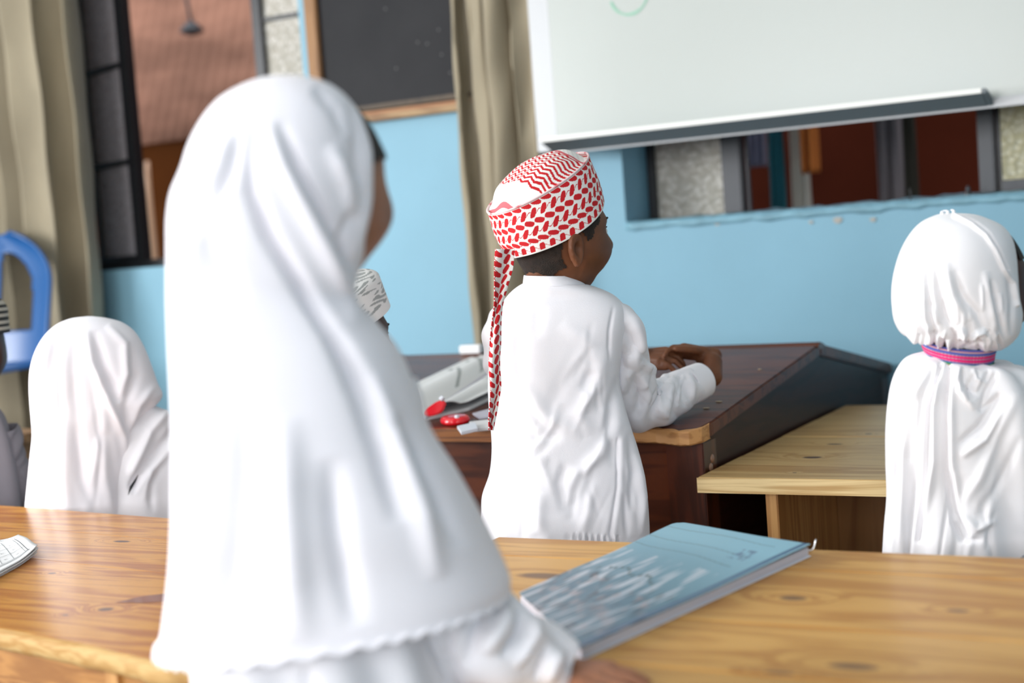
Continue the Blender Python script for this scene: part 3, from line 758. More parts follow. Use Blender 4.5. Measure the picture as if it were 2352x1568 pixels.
# far-left desk plank with its stack of blue chairs behind
p4 = empty('pine_desk', (-3.75, 2.65, 0), 'far desk at the left end in front of the blue chairs', 'desk')
M_p4 = wood('dull_pine', (0.42, 0.24, 0.11), (0.28, 0.14, 0.055), .45, [], coat=.1)
for i in range(2): box('plank', (-4.6, 2.44 + i * .15, .63), (-2.96, 2.588 + i * .15, .655), M_p4, p4, .002)
for x in (-4.55, -3.02): box('side_panel', (x, 2.47, 0), (x + .025, 2.71, .629), M_p4, p4, .001)
box('apron', (-4.524, 2.49, .5), (-3.0205, 2.51, .628), M_p4, p4)

# ------------------------------------------------------------------ stack of blue plastic chairs
def chair_at(loc, rz, label):
    """moulded monobloc chair: seat and legs, arched back with a tall opening and splats"""
    t = empty('plastic_chair', loc, label, 'chair')
    c_, s_ = cos(rz), sin(rz); L = np.array(loc)
    def W(p): return L + np.array([c_ * p[0] - s_ * p[1], s_ * p[0] + c_ * p[1], p[2]])
    # seat: dished slab
    n = 20; V = []; Fc = []
    for k, zo in enumerate((0.0, -.018)):
        for i in range(n):
            for j in range(n):
                u, v = i / (n - 1) * 2 - 1, j / (n - 1) * 2 - 1
                sx = u * math.sqrt(1 - v * v * .18); sy = v * math.sqrt(1 - u * u * .18)
                z = .44 - .02 * (1 - u * u) * (1 - v * v) + zo - (.02 * max(abs(u), abs(v)) ** 8 if k == 0 else 0)
                V.append(W((sx * .23, sy * .22, z)))
    for i in range(n - 1):
        for j in range(n - 1):
            a = i * n + j; Fc.append((a, a + n, a + n + 1, a + 1)); b_ = a + n * n; Fc.append((b_, b_ + 1, b_ + n + 1, b_ + n))
    rim = [i * n for i in range(n)] + [(n - 1) * n + j for j in range(1, n)] + [i * n + n - 1 for i in range(n - 2, -1, -1)] + [j for j in range(n - 2, 0, -1)]
    for a, b_ in zip(rim, rim[1:] + rim[:1]): Fc.append((a, b_, b_ + n * n, a + n * n))
    mesh('seat', V, Fc, M_bluep, t, smooth=True)
    for sx in (-1, 1):
        for sy in (-1, 1):
            g = tube([W((sx * .19, sy * .18, .43)), W((sx * .21, sy * .20, .2)), W((sx * .235, sy * .235, .0))], [.03, .024, .018], 12, 12, flat=.7, upv=(s_ * -1, c_, 0))
            g.build('leg', M_bluep, t, caps=(True, True))
    # backrest: moulded shell with an arched top, two tall openings and a middle splat
    nu, nv = 61, 70; P = np.zeros((nv, nu, 3))
    for i in range(nv):
        v = i / (nv - 1); hwid = .215 + .012 * sin(v * 2.5) if v < .60 else (.215 + .012 * sin(1.5)) * math.sqrt(max(1 - ((v - .60) / .42) ** 2, 0.0))
        for j in range(nu):
            u = j / (nu - 1) * 2 - 1
            P[i, j] = W((u * hwid, .205 + .085 * v + .03 * v * v - .045 * u * u, .43 + .42 * v))
    ctrs = []
    def cutb(c):
        q = c - L; x = c_ * q[:, 0] + s_ * q[:, 1]; v = (q[:, 2] - .43) / .42
        lim = np.sqrt(np.clip(1 - (np.clip(v - .55, 0, 1) / .33) ** 2, 0, 1)) * .155
        return (np.abs(x) > .03) & (np.abs(x) < lim) & (v > .24) & (v < .86)
    Grid(P, False).build('backrest', M_bluep, t, cut=cutb, thick=.012)
    return t
ch = C_ = None
cb = atd(-118, 800, 4.42)
CL = (cb[0], cb[1] + .02, 0)
chair_at((CL[0], CL[1], 0.365), radians(20), 'blue moulded plastic chair with arched slotted back before the khaki curtain')
bn = empty('bench', (CL[0], CL[1], 0), 'low wooden bench at the left wall carrying the blue chair', 'bench')
box('bench_top', (CL[0] - .36, CL[1] - .33, .335), (CL[0] + .36, CL[1] + .33, .365), M_p4, bn, .002)
for sx in (-1, 1):
    for sy in (-1, 1): box('leg', (CL[0] + sx * .31 - .025, CL[1] + sy * .27 - .025, 0), (CL[0] + sx * .31 + .025, CL[1] + sy * .27 + .025, .3345), M_p4, bn, .002)

# ------------------------------------------------------------------ bodies
def caps_mesh(p0, p1, r0, r1, nu=14, nv=6):
    p0 = np.array(p0, float); p1 = np.array(p1, float); d = p1 - p0; L = np.linalg.norm(d)
    if L < 1e-6: d = np.array([0, 0, 1.0])
    else: d = d / L
    a = np.cross(d, (0.3, 0.9, 0.31)); a /= np.linalg.norm(a); b = np.cross(d, a)
    rows = []
    for i in range(nv + 1):
        f = -pi / 2 + pi / 2 * i / nv; rows.append((p0 + d * r0 * sin(f), r0 * cos(f)))
    for i in range(nv + 1):
        f = pi / 2 * i / nv; rows.append((p1 + d * r1 * sin(f), r1 * cos(f)))
    th = np.linspace(0, 2 * pi, nu, endpoint=False)
    V = []
    for c, r in rows: 
        r = max(r, 1e-5)
        V += [c + r * (a * cos(t) + b * sin(t)) for t in th]
    Fc = []
    for i in range(len(rows) - 1):
        for j in range(nu): Fc.append((i * nu + j, i * nu + (j + 1) % nu, (i + 1) * nu + (j + 1) % nu, (i + 1) * nu + j))
    Fc.append(tuple(range(nu))[::-1]); Fc.append(tuple(range((len(rows) - 1) * nu, len(rows) * nu)))
    return V, Fc
def ell_mesh(c, A, n=40, m_=28):
    """ellipsoid, A = 3x3 columns of semi-axes"""
    V = []; Fc = []
    for i in range(m_ + 1):
        f = -pi / 2 + pi * i / m_
        for j in range(n):
            t = 2 * pi * j / n
            V.append(np.array(c) + A @ np.array([max(cos(f), 1e-4) * cos(t), max(cos(f), 1e-4) * sin(t), sin(f)]))
    for i in range(m_):
        for j in range(n): Fc.append((i * n + j, i * n + (j + 1) % n, (i + 1) * n + (j + 1) % n, (i + 1) * n + j))
    return V, Fc
def basis(h, up=(0, 0, 1)):
    h = np.array(h, float); h /= np.linalg.norm(h); u = np.array(up, float); l = np.cross(u, h); l /= np.linalg.norm(l); u = np.cross(h, l)
    return np.column_stack([h, l, u])
def g_(x, s): return np.exp(-(x / s) ** 2)
def head_grid(c, B, k=1.0, n=120, m_=90, grow=0.0):
    """child's head, local x forward, y to its left, z up; returns Grid"""
    f = np.linspace(-pi / 2, pi / 2, m_)[:, None]; t = np.linspace(0, 2 * pi, n, endpoint=False)[None, :]
    cf = np.maximum(np.cos(f), 1e-3)
    x = .088 * cf * np.cos(t); y = .072 * cf * np.sin(t); z = .102 * np.sin(f) + 0 * t
    x = x + .010 * np.clip(-x / .088, 0, 1) * g_(z - .02, .06)
    low = np.clip(-z / .1, 0, 1)
    y = y * (1 - .20 * low ** 1.5); x = np.where(x < 0, x * (1 - .35 * low), x * (1 - .02 * low))
    fr = x > 0
    y0 = y.copy()
    x = x + np.where(fr, .006 * g_(y0, .055) * g_(z, .07), 0)
    x = x + np.where(fr, .019 * g_(y0, .013) * g_(z + .020, .016) + .008 * g_(y0, .009) * g_(z - .002, .022), 0)
    x = x + np.where(fr, .005 * g_(np.abs(y0) - .012, .008) * g_(z + .026, .008), 0)
    x = x - np.where(fr, .010 * g_(np.abs(y0) - .030, .016) * g_(z - .004, .013), 0)
    x = x + np.where(fr, .004 * g_(np.abs(y0) - .028, .022) * g_(z - .024, .010), 0)
    x = x + np.where(fr, .009 * g_(np.abs(y0) - .036, .022) * g_(z + .032, .024), 0)
    y = y + np.where(fr, np.sign(y0) * .004 * g_(z + .038, .026), 0)
    x = x + np.where(fr, .010 * g_(y0, .024) * g_(z + .052, .012) - .004 * g_(y0, .022) * g_(z + .0525, .0022), 0)
    x = x + np.where(fr, .009 * g_(y0, .020) * g_(z + .085, .016) - .004 * g_(y0, .02) * g_(z + .067, .005), 0)
    L = np.stack([x, y, z + 0 * x], -1) * k
    if grow:
        nn = L / np.linalg.norm(L, axis=-1, keepdims=True); L = L + nn * grow
    return Grid(np.array(c) + L @ B.T, True), L
def ear_grid(c, B, side, k=1.0, sz=.030):
    nr, nt = 22, 48
    r = np.linspace(0, 1, nr)[:, None]; t = np.linspace(0, 2 * pi, nt, endpoint=False)[None, :]
    ex = .60 + .10 * np.sin(t); lob = 1 - .28 * np.clip(-np.sin(t), 0, 1) ** 2
    X = -r * np.cos(t) * ex * sz * k * lob; Z = r * np.sin(t) * sz * 1.02 * k
    hel = .0052 * g_(r - .86, .10) * (1 - .75 * g_(np.mod(t + .6, 2 * pi) - pi * 1.15, .6)) + .003 * g_(r - .52, .10) * (np.cos(t) > -.2)
    con = -.0085 * g_(r - .12, .28)
    H = (hel + con + .009 - .010 * (r ** 6)) * k
    tilt = (-X) * -.0 + np.clip(-X, -1, 1) * .12
    L = np.stack([X + 0 * t, side * (H + tilt + .0), Z + 0 * t], -1)
    return Grid(np.array(c) + L @ B.T, True)
def gmesh(g, capends=True):
    ns, nt = g.P.shape[:2]; V = [p for p in g.P.reshape(-1, 3)]
    Fc = [(i * nt + j, i * nt + (j + 1) % nt, (i + 1) * nt + (j + 1) % nt, (i + 1) * nt + j) for i in range(ns - 1) for j in range(nt)]
    if capends: Fc += [tuple(range(nt))[::-1], tuple(range((ns - 1) * nt, ns * nt))]
    return V, Fc
def union(name, parts, mat, parent, voxel=.004, smooth=4, extra=None):
    """all pieces fused into one continuous skin"""
    V = []; Fc = []
    for v, f in parts:
        o_ = len(V); V += [np.array(q) for q in v]; Fc += [tuple(i + o_ for i in q) for q in f]
    o = mesh(name, V, Fc, mat, parent, smooth=True)
    bm = bmesh.new(); bm.from_mesh(o.data); bmesh.ops.recalc_face_normals(bm, faces=bm.faces); bm.to_mesh(o.data); bm.free()
    md = o.modifiers.new('r', 'REMESH'); md.mode = 'VOXEL'; md.voxel_size = voxel; md.use_smooth_shade = True
    if smooth:
        sm = o.modifiers.new('s', 'SMOOTH'); sm.iterations = smooth; sm.factor = .5
    dg = bpy.context.evaluated_depsgraph_get(); me = bpy.data.meshes.new_from_object(o.evaluated_get(dg))
    old = o.data; o.modifiers.clear(); o.data = me; bpy.data.meshes.remove(old); me.name = name
    me.polygons.foreach_set('use_smooth', [True] * len(me.polygons))
    if not me.materials: me.materials.append(mat)
    return o
def finger(base, d, bend, lens, r, ):
    """chain of tapered capsules that bends step by step towards bend"""
    out = []; p = np.array(base, float); d = np.array(d, float); d /= np.linalg.norm(d)
    for i, (L, ang) in enumerate(lens):
        ax = np.cross(d, bend); nn = np.linalg.norm(ax)
        if nn > 1e-6:
            ax /= nn; d = d * cos(ang) + np.cross(ax, d) * sin(ang) + ax * (ax @ d) * (1 - cos(ang))
        q = p + d * L; out.append(caps_mesh(p, q, r * (1 - .10 * i), r * (1 - .10 * (i + 1)))); p = q
    return out
def hand(wrist, d, nrm, side, k=1.0, curl=(.25, .45, .35), spread=.06, thumb=(.5, .3)):
    """wrist point, finger direction d, back-of-hand normal nrm, side=+1 thumb on cross(d,nrm)"""
    d = np.array(d, float); d /= np.linalg.norm(d); nrm = np.array(nrm, float); nrm -= d * (nrm @ d); nrm /= np.linalg.norm(nrm)
    l = np.cross(d, nrm) * side; W_ = np.array(wrist, float); out = []
    out.append(caps_mesh(W_ - d * .02 * k, W_ + d * .01 * k, .0165 * k, .017 * k))
    for o_, ln in ((.020, .046), (.007, .050), (-.007, .048), (-.019, .043)):
        out.append(caps_mesh(W_ + l * o_ * .55 * k, W_ + (d * ln + l * o_) * k, .0115 * k, .0092 * k))
    fl = ((.021, .046, .92), (.0075, .051, 1.0), (-.0065, .049, .95), (-.0195, .043, .78))
    for i, (o_, ln, s_) in enumerate(fl):
        dd_ = d + l * spread * (1.5 - i)
        out += finger(W_ + (d * ln + l * o_) * k, dd_, -nrm, [(.026 * k * s_, curl[0] + .05 * i), (.017 * k * s_, curl[1] + .04 * i), (.013 * k * s_, curl[2])], .0066 * k * (1 if i < 3 else .88))
    out.append(caps_mesh(W_ + l * .008 * k + d * .006 * k, W_ + (l * .026 + d * .024 - nrm * .006) * k, .0115 * k, .0088 * k))
    out += finger(W_ + (l * .026 + d * .024 - nrm * .006) * k, d + l * thumb[0] - nrm * .15, -l, [(.022 * k, thumb[1]), (.017 * k, .25)], .0078 * k)
    return out
def body_parts(fr, neck, hip_z, hw, hd, k, heading, arms):
    """trunk, neck, legs and arms under the clothes; returns capsule meshes"""
    B = basis(heading); l = B[:, 1]; fwd = B[:, 0]
    n0 = np.array(neck, float); hip = np.array([n0[0], n0[1], hip_z]) - fwd * .0
    out = [caps_mesh(n0 + np.array([0, 0, .06 * k]), n0 - np.array([0, 0, .02 * k]), .030 * k, .034 * k)]
    ch = n0 - np.array([0, 0, .10 * k])
    out.append(ell_mesh(ch, np.column_stack([fwd * hd, l * hw, np.array([0, 0, .12 * k])])))
    out.append(ell_mesh((ch + hip) / 2, np.column_stack([fwd * hd * .9, l * hw * .82, np.array([0, 0, (ch[2] - hip[2]) * .7])])))
    out.append(ell_mesh(hip, np.column_stack([fwd * hd * .95, l * hw * .9, np.array([0, 0, .085 * k])])))
    for s_ in (-1, 1):
        a = hip + l * s_ * hw * .45 - np.array([0, 0, .02]); kn_ = np.array([a[0], a[1], hip_z * .52]) + fwd * .008; an_ = np.array([a[0], a[1], .045]) - fwd * .005
        out.append(caps_mesh(a, kn_, .050 * k, .034 * k)); out.append(caps_mesh(kn_, an_, .033 * k, .021 * k)); out.append(caps_mesh(an_ - np.array([0, 0, .022]) - fwd * .01, an_ + fwd * .10 * k - np.array([0, 0, .028]), .020 * k, .016 * k))
    for (sh, el, wr) in arms:
        out.append(caps_mesh(n0 - np.array([0, 0, .065 * k]), sh - np.array([0, 0, .012]), .026 * k, .022 * k))
        out.append(caps_mesh(sh - np.array([0, 0, .012]), el, .023 * k, .021 * k)); out.append(caps_mesh(el, wr, .021 * k, .0165 * k))
    return out
def eyes(c, B, k, parent):
    for s_ in (-1, 1):
        e = np.array(c) + B @ (np.array([.0685, s_ * .030, .004]) * k)
        v, f = ell_mesh(e, B * .0115 * k, 20, 14); o = mesh('eye', v, f, M_eye, parent, smooth=True)
        v, f = ell_mesh(e + B[:, 0] * .0088 * k, B * .0048 * k, 14, 10); mesh('iris', v, f, M_iris, o, smooth=True)
        # lashes and brow
        for nm, zz, xx, rr in (('eyelashes', .009, .0835, .0012), ('eyebrow', .024, .0865, .0018)):
            pts = [np.array(c) + B @ (np.array([xx - .004 * abs(q) - .35 * abs(q) * .02 - (abs(.030 + q * .013) ** 2) * 3.0, s_ * (.030 + q * .013), zz + .003 * (1 - q * q)]) * k) for q in (-1, 0, 1)]
            tube(pts, [rr * .7, rr, rr * .5], 12, 8, upv=tuple(B[:, 0])).build(nm, M_hair, parent, caps=(True, True))

# =================================================================== the boy in the checked cap
fb = Frame(1290, 900, 2.36)
boy = empty('person', fb.w(0, 0, 0), 'child in red and white checked cap and white robe leaning on the dark desk', 'person')
al = radians(36); hb = fb.r * cos(al) + fb.v * sin(al)
Bb = basis(hb)
hc = fb.pt(1281, 545)
kb = .98
hg, _ = head_grid(hc, Bb, kb)
neck = fb.pt(1282, 655)
sR = fb.pt(1418, 735, .0); eR = fb.pt(1456, 925, .10); wR = fb.pt(1600, 876, .225)
sL = fb.pt(1170, 730, .02); eL = fb.pt(1230, 915, .22); wL = fb.pt(1455, 845, .30)
parts = [gmesh(hg)]
parts.append(gmesh(ear_grid(hc + Bb @ np.array([-.018, -.0685, -.022]), Bb, -1, 1.0, .0285)))
parts.append(gmesh(ear_grid(hc + Bb @ np.array([-.018, .0685, -.022]), Bb, 1, 1.0, .0285)))
parts.append(caps_mesh(hc + Bb @ np.array([-.020, 0, -.05]), neck + np.array([0, 0, -.02]), .041, .039))
parts += body_parts(fb, neck - np.array([0, 0, .02]), .52, .072, .052, 1.0, hb, [(sR, eR, wR), (sL, eL, wL)])
# clasped hands
hcR = fb.pt(1575, 832, .27)
parts.append(caps_mesh(wR, fb.pt(1634, 864, .245), .0195, .0205))
parts.append(caps_mesh(fb.pt(1634, 864, .245), fb.pt(1636, 832, .270), .0205, .019))
parts.append(caps_mesh(fb.pt(1636, 832, .270), fb.pt(1618, 820, .285), .019, .018))
wh = fb.pt(1618, 813, .285)
parts += hand(wh, fb.pt(1545, 803, .285) - wh, fb.v * .45 + fb.z * .85 , -1, .90, curl=(.25, .55, .45), spread=.12, thumb=(.5, .2))
wl = fb.pt(1480, 818, .295)
parts.append(caps_mesh(wL, wl, .0165, .0175))
parts += hand(wl, fb.pt(1552, 815, .255) - wl, fb.z * .8 - fb.v * .5, 1, .90, curl=(.30, .60, .45), spread=.14, thumb=(.5, .3))
union('body', parts, SK_boy, boy, .0026, 3)
eyes(hc, Bb, kb, boy)
# cropped hair: shell over the scalp
hg2, L2 = head_grid(hc, Bb, kb, 160, 120, grow=.0022)
hg2.noise(.0003, 900, 2)
def cut_hair(c):
    q = (c - hc) @ Bb
    line = -.066 + .0 * q[:, 0] + np.clip((q[:, 0] + .045) * 1.05, 0, 1) + .003 * np.sin(q[:, 0] * 300) 
    ear = ((q[:, 0] + .016) / .022) ** 2 + ((q[:, 2] + .020) / .032) ** 2 < 1
    return (q[:, 2] < line) | ear
hg2.build('hair', M_hairs, boy, cut=cut_hair)

# ---- checked cap: fitted by axis and two rings
ca = radians(27)
Ax = fb.z * cos(ca) - hb * sin(ca); Ax = Ax + fb.r * (-.02); Ax /= np.linalg.norm(Ax)
Bc = basis(hb - Ax * (hb @ Ax), Ax)          # x forward in the band plane, y left, z axis
c0 = fb.pt(1275, 526); c1 = fb.pt(1236, 421)
capx = empty  # placeholder to keep names plain
RED = np.array([.56, .006, .012]); WHT = np.array([.86, .84, .80]); PINK = np.array([.66, .13, .15])
def rings(c0, c1, a0, b0, a1, b1, ns, nt):
    s_ = np.linspace(0, 1, ns)[:, None]; t = np.linspace(0, 2 * pi, nt, endpoint=False)[None, :]
    a = a0 + (a1 - a0) * s_; b = b0 + (b1 - b0) * s_
    bul = 1 + .025 * np.sin(pi * s_)
    C = c0 + (c1 - c0) * s_[..., None]
    P = C + Bc[:, 0] * (a * np.cos(t) * bul)[..., None] + Bc[:, 1] * (b * np.sin(t) * bul)[..., None]
    return P, s_, t
def houndstooth(s, h):
    """red leaf-shaped blocks alternating direction, joined by thin lines; s along, h up, metres"""
    cx, cy = .0172, .0152
    j = np.floor(h / cy); ss = s + (np.mod(j, 2)) * cx * .5
    i = np.floor(ss / cx)
    u = (ss / cx - i - .5) * cx; v = (h / cy - j - .5) * cy
    sg = np.where(np.mod(j, 2) == 0, 1, -1) * 1.0
    ang = np.where(sg > 0, 1.15, -.45)
    p = u * np.cos(ang) + v * np.sin(ang); q = -u * np.sin(ang) + v * np.cos(ang)
    blob = (np.abs(p) / .0088) ** 2.6 + (np.abs(q) / .0043) ** 2.6 < 1
    line = (np.abs(v - .0030 * np.sin(u / cx * 2 * pi + j)) < .0007)
    return blob | line
ns, nt = 110, 760
a0, b0, a1, b1 = .0985, .0815, .0995, .083
P, s_, t = rings(c0, c1, a0, b0, a1, b1, ns, nt)
# lower at the nape, rising over the forehead is already given by the tilt
P = P + Ax * (.004 * np.cos(2 * t) * (1 - s_))[..., None]
gb = Grid(P, True); gb.noise(.0009, 110, 5)
arc = t * .0905 + 0 * s_; hh = s_ * .088 + 0 * t
colr = np.where(houndstooth(arc + .004 * np.sin(hh * 60), hh)[..., None], RED, WHT)
edge = (s_ < .035) | (s_ > .975)
colr = np.where((edge & (t > -1))[..., None], WHT * .98, colr)
cap = gb.build('checked_cap', M_vc, boy, colors=colr.reshape(-1, 3), thick=.002)
cap['label'] = 'red and white checked cap band'
# raised stitched rim
tube_pts = P[-1][::10] + Ax * .001
rimP = np.concatenate([tube_pts, tube_pts[:1]])
thr = np.linspace(0, 2 * pi, 10, endpoint=False)
out_ = (rimP - c1); out_ -= np.outer(out_ @ Ax, Ax); out_ /= np.linalg.norm(out_, axis=1, keepdims=True)
RP = rimP[:, None] + .0019 * (out_[:, None] * np.cos(thr)[None, :, None] + Ax * np.sin(thr)[None, :, None])
rc = np.where((np.arange(len(rimP)) % 9 < 1)[:, None, None], PINK, np.array([.78, .60, .60])) * np.ones((1, 10, 1))
Grid(RP, True).build('rim_seam', M_vc, cap, colors=rc.reshape(-1, 3))
# crown: domed top with zigzag weave, plain patches at both ends
nr, nt = 260, 420
r = np.linspace(0.0005, 1, nr)[:, None]; t = np.linspace(0, 2 * pi, nt, endpoint=False)[None, :]
uu = r * np.cos(t) * a1 * .985; ww = r * np.sin(t) * b1 * .985
H = .036 * (1 - r ** 3.0) - .006 * g_(r - .9, .10) + .0022 * np.sin(uu * 70 + 1) * (1 - r) + .0016 * np.sin(ww * 90 + uu * 40)
P = c1 + Bc[:, 0] * uu[..., None] + Bc[:, 1] * ww[..., None] + Ax * H[..., None]
tri = np.abs(np.mod(ww / .0170, 1) - .5) * 2
f_ = np.mod((uu + .0070 * tri + .0008 * np.sin(ww * 400)) / .0090, 1)
zig = f_ < .50
u0 = uu + .0016 * np.sin(ww * 120)
colr = np.where(zig[..., None], RED, WHT)
white1 = (u0 < -.050 + .006 * np.abs(np.mod(ww / .02, 1) - .5)); colr = np.where(white1[..., None], WHT, colr)
pk = ((u0 < -.083) & (u0 > -.090)) | ((u0 > .048) & (u0 < .054)); colr = np.where(pk[..., None], PINK, colr)
w2_ = (u0 >= .054) & (u0 < .078); lace = np.sin(uu * 900) * np.sin(ww * 700) > .55
colr = np.where(w2_[..., None], np.where(lace[..., None], WHT * .75, WHT), colr)
colr = np.where((u0 >= .078)[..., None], np.where((np.mod(ww / .008, 1) < .6)[..., None], RED, WHT), colr)
Grid(P, True).build('crown', M_vc, cap, colors=colr.reshape(-1, 3))['label'] = 'zigzag patterned crown of the cap'
# hanging tail of the cap
tl = [(1160, 572, 44), (1157, 615, 44), (1150, 660, 30), (1144, 700, 20), (1139, 745, 22), (1137, 790, 26), (1136, 840, 26), (1139, 890, 25), (1134, 930, 20), (1129, 965, 15), (1127, 987, 10)]
K = []
for x, y, wd in tl:
    a = fb.pt(x - wd / 2, y, -.10 - .02 * ((y - 570) / 400)); b = fb.pt(x + wd / 2, y, -.088 - .02 * ((y - 570) / 400))
    K.append(np.concatenate([a, b]))
K = crom(np.array(K), 420)
u = np.linspace(0, 1, 40)[None, :, None]
P = K[:, None, :3] * (1 - u) + K[:, None, 3:] * u
P = P - fb.v * (.004 * np.sin(u[..., 0] * pi * 2 + np.linspace(0, 9, 420)[:, None]))[..., None]
sv = np.linspace(0, .31, 420)[:, None]; wv_ = (u[..., 0] - .5) * .030
colr = np.where(houndstooth(sv + 0 * wv_, wv_ + .05 + .0 * sv)[..., None], RED, WHT)
Grid(P, False).build('cap_tail', M_vc, cap, colors=colr.reshape(-1, 3), thick=.0015)['label'] = 'long checked tail hanging down the back'

# ---- robe
rows = [(1202, 650, 1346, 652, .060, .05, 0, 0), (1186, 660, 1376, 662, .064, .055), (1165, 680, 1415, 682, .066, .062), (1148, 705, 1436, 706, .074, .07), (1136, 745, 1440, 742, .082, .08),
        (1128, 800, 1432, 795, .085, .085), (1122, 860, 1425, 862, .085, .088), (1124, 930, 1436, 925, .085, .09), (1130, 985, 1450, 975, .088, .09), (1133, 1030, 1466, 1025, .09, .09),
        (1128, 1090, 1479, 1082, .095, .092), (1112, 1140, 1487, 1140, .10, .095), (1110, 1180, 1490, 1190, .105, .095), (1098, 1226, 1491, 1240, .108, .10), (1085, 1320, 1500, 1335, .11, .10), (1070, 1500, 1515, 1515, .11, .10), (1058, 1760, 1530, 1765, .115, .10)]
st = [
 ([(1200, 690), (1175, 740), (1165, 820), (1180, 900)], 22, 3.5), ([(1165, 700), (1150, 780)], 14, -3),
 ([(1425, 860), (1405, 930), (1400, 1000), (1415, 1080)], 16, -5), ([(1390, 800), (1372, 880), (1330, 950), (1355, 1000)], 20, 5), ([(1360, 850), (1340, 900)], 14, -4),
 ([(1425, 960), (1380, 1040), (1330, 1090), (1310, 1160)], 16, 5), ([(1300, 1060), (1285, 1110), (1300, 1180)], 13, -4), ([(1345, 1060), (1320, 1130), (1310, 1200)], 12, -4),
 ([(1200, 880), (1260, 960), (1340, 1000)], 18, 3), ([(1180, 960), (1230, 1000), (1290, 1010)], 15, -3), ([(1150, 1060), (1210, 1050), (1260, 1060)], 18, 2.5), ([(1165, 1075), (1160, 1130)], 14, -2),
 ([(1420, 1010), (1418, 1120), (1400, 1235)], 4, -2.2, 'none'), ([(1428, 1010), (1427, 1120), (1410, 1235)], 8, 1.2, 'none'),
 ([(1445, 990), (1455, 1080), (1450, 1180)], 10, -4), ([(1465, 1040), (1478, 1140), (1475, 1230)], 9, 4), ([(1435, 1130), (1440, 1230)], 8, -3),
 ([(1290, 740), (1350, 790), (1380, 850)], 22, 2), ([(1240, 700), (1230, 780)], 20, -1.5), ([(1330, 830), (1290, 880), (1260, 960)], 22, -2.2), ([(1360, 1110), (1350, 1180), (1330, 1230)], 14, 3),
 ([(1130, 1150), (1180, 1140), (1230, 1190)], 16, -2), ([(1240, 1130), (1235, 1230)], 18, 3), ([(1410, 700), (1400, 760), (1398, 830)], 5, -2.2)]
rb = loft(fb, rows, 330, 380, 2.5)
rb.folds(([0, .1, .4, 1], [0, .0008, .0020, .006]), [5, 9], [.5, 1.2], 3)
rb.sculpt(st + rstrokes(1, 20, (1280, 1450), (860, 1200), (75, 120), 110, 9, 1.3) + rstrokes(2, 10, (1140, 1290), (900, 1200), (20, 110), 110, 14, 1.0) + rstrokes(3, 7, (1330, 1420), (720, 900), (70, 130), 80, 10, 1.1))
# gathers near the hem
st2 = [([(x, 1222 + (x - 1310) * .06), (x + 3, 1250 + (x - 1310) * .05)], 4, 2.2 if i % 2 else -2.2) for i, x in enumerate(range(1306, 1420, 7))]
rb.sculpt(st2)
robe = rb.build('robe', M_cloth, boy, thick=.002)
# pinkish underlayer strip showing on the back left of the shirt is a soft fold, kept in the cloth
def sleeve(path, rad, strokes, name, parent, mat=M_cloth, ns=150, nt=120, flat=1.0, fold=None, upv=(0, 0, 1), thick=.002):
    g = tube(path, rad, ns, nt, flat, upv)
    if fold: g.folds(fold, [2, 4], [3, 6], 7)
    g.sculpt(strokes)
    return g.build(name, mat, parent, thick=thick)
pth = [fb.pt(1385, 712, .0), fb.pt(1412, 740, .0), fb.pt(1428, 800, .02), fb.pt(1440, 870, .06), fb.pt(1462, 925, .10), fb.pt(1510, 925, .135), fb.pt(1556, 902, .18), fb.pt(1584, 886, .205)]
rad = [.022, .037, .040, .043, .046, .040, .034, .030]
sst = [([(1440, 850), (1425, 900), (1432, 950)], 14, 6), ([(1450, 860), (1470, 900), (1460, 960)], 12, -6), ([(1530, 870), (1505, 910), (1495, 960)], 9, -5), ([(1545, 865), (1530, 920), (1515, 960)], 11, 5),
       ([(1560, 860), (1568, 900), (1572, 935)], 8, -4.5), ([(1580, 855), (1590, 890), (1585, 930)], 8, 3.5), ([(1450, 720), (1470, 770), (1480, 830)], 10, 4), ([(1435, 740), (1450, 820)], 12, -4),
       ([(1470, 830), (1500, 850), (1535, 870)], 10, 5), ([(1420, 790), (1430, 840), (1470, 860)], 12, -4), ([(1400, 760), (1410, 840)], 10, 3)]
sl = sleeve(pth, rad, sst + rstrokes(13, 18, (1430, 1590), (860, 930), (60, 120), 60, 6, 2.4) + rstrokes(14, 8, (1420, 1470), (740, 860), (60, 110), 70, 8, 2.2), 'sleeve', boy, fold=.0022)
cuffp = [fb.pt(1576, 889, .200), fb.pt(1592, 882, .213), fb.pt(1611, 873, .229)]
tube(cuffp, [.0325, .0325, .031], 24, 60).build('cuff', M_cloth, sl, thick=.002)
pth2 = [fb.pt(1190, 712, .01), fb.pt(1165, 745, .03), fb.pt(1160, 800, .07), fb.pt(1185, 880, .16), fb.pt(1240, 915, .22), fb.pt(1330, 890, .26), fb.pt(1440, 850, .295)]
sleeve(pth2, [.02, .033, .036, .037, .038, .034, .029], [], 'sleeve', boy, fold=.003)
# stand-up collar
cl = [(1203, 632, 1322, 632, .058, .046), (1202, 640, 1338, 644, .060, .048), (1200, 657, 1352, 662, .062, .052)]
gc_ = loft(fb, cl, 30, 160, 2.1)
col_ = gc_.build('collar', M_cloth, robe, thick=.0025)
g_s = loft(fb, [(1201, 650, 1348, 655, .0625, .0520), (1201, 652, 1349, 657, .0630, .0525)], 6, 160, 2.1).build('collar_seam', M_cloth, robe, thick=.001)

# =================================================================== hijab helper
def cut_face(hc_, B_, k, ux=.0, lim=(.052, .074), zc=-.012, xmin=0.02):
    def f(c):
        q = (c - hc_) @ B_
        return (q[:, 0] > xmin * k) & ((q[:, 1] / (lim[0] * k)) ** 2 + ((q[:, 2] - zc * k) / (lim[1] * k)) ** 2 < 1)
    return f

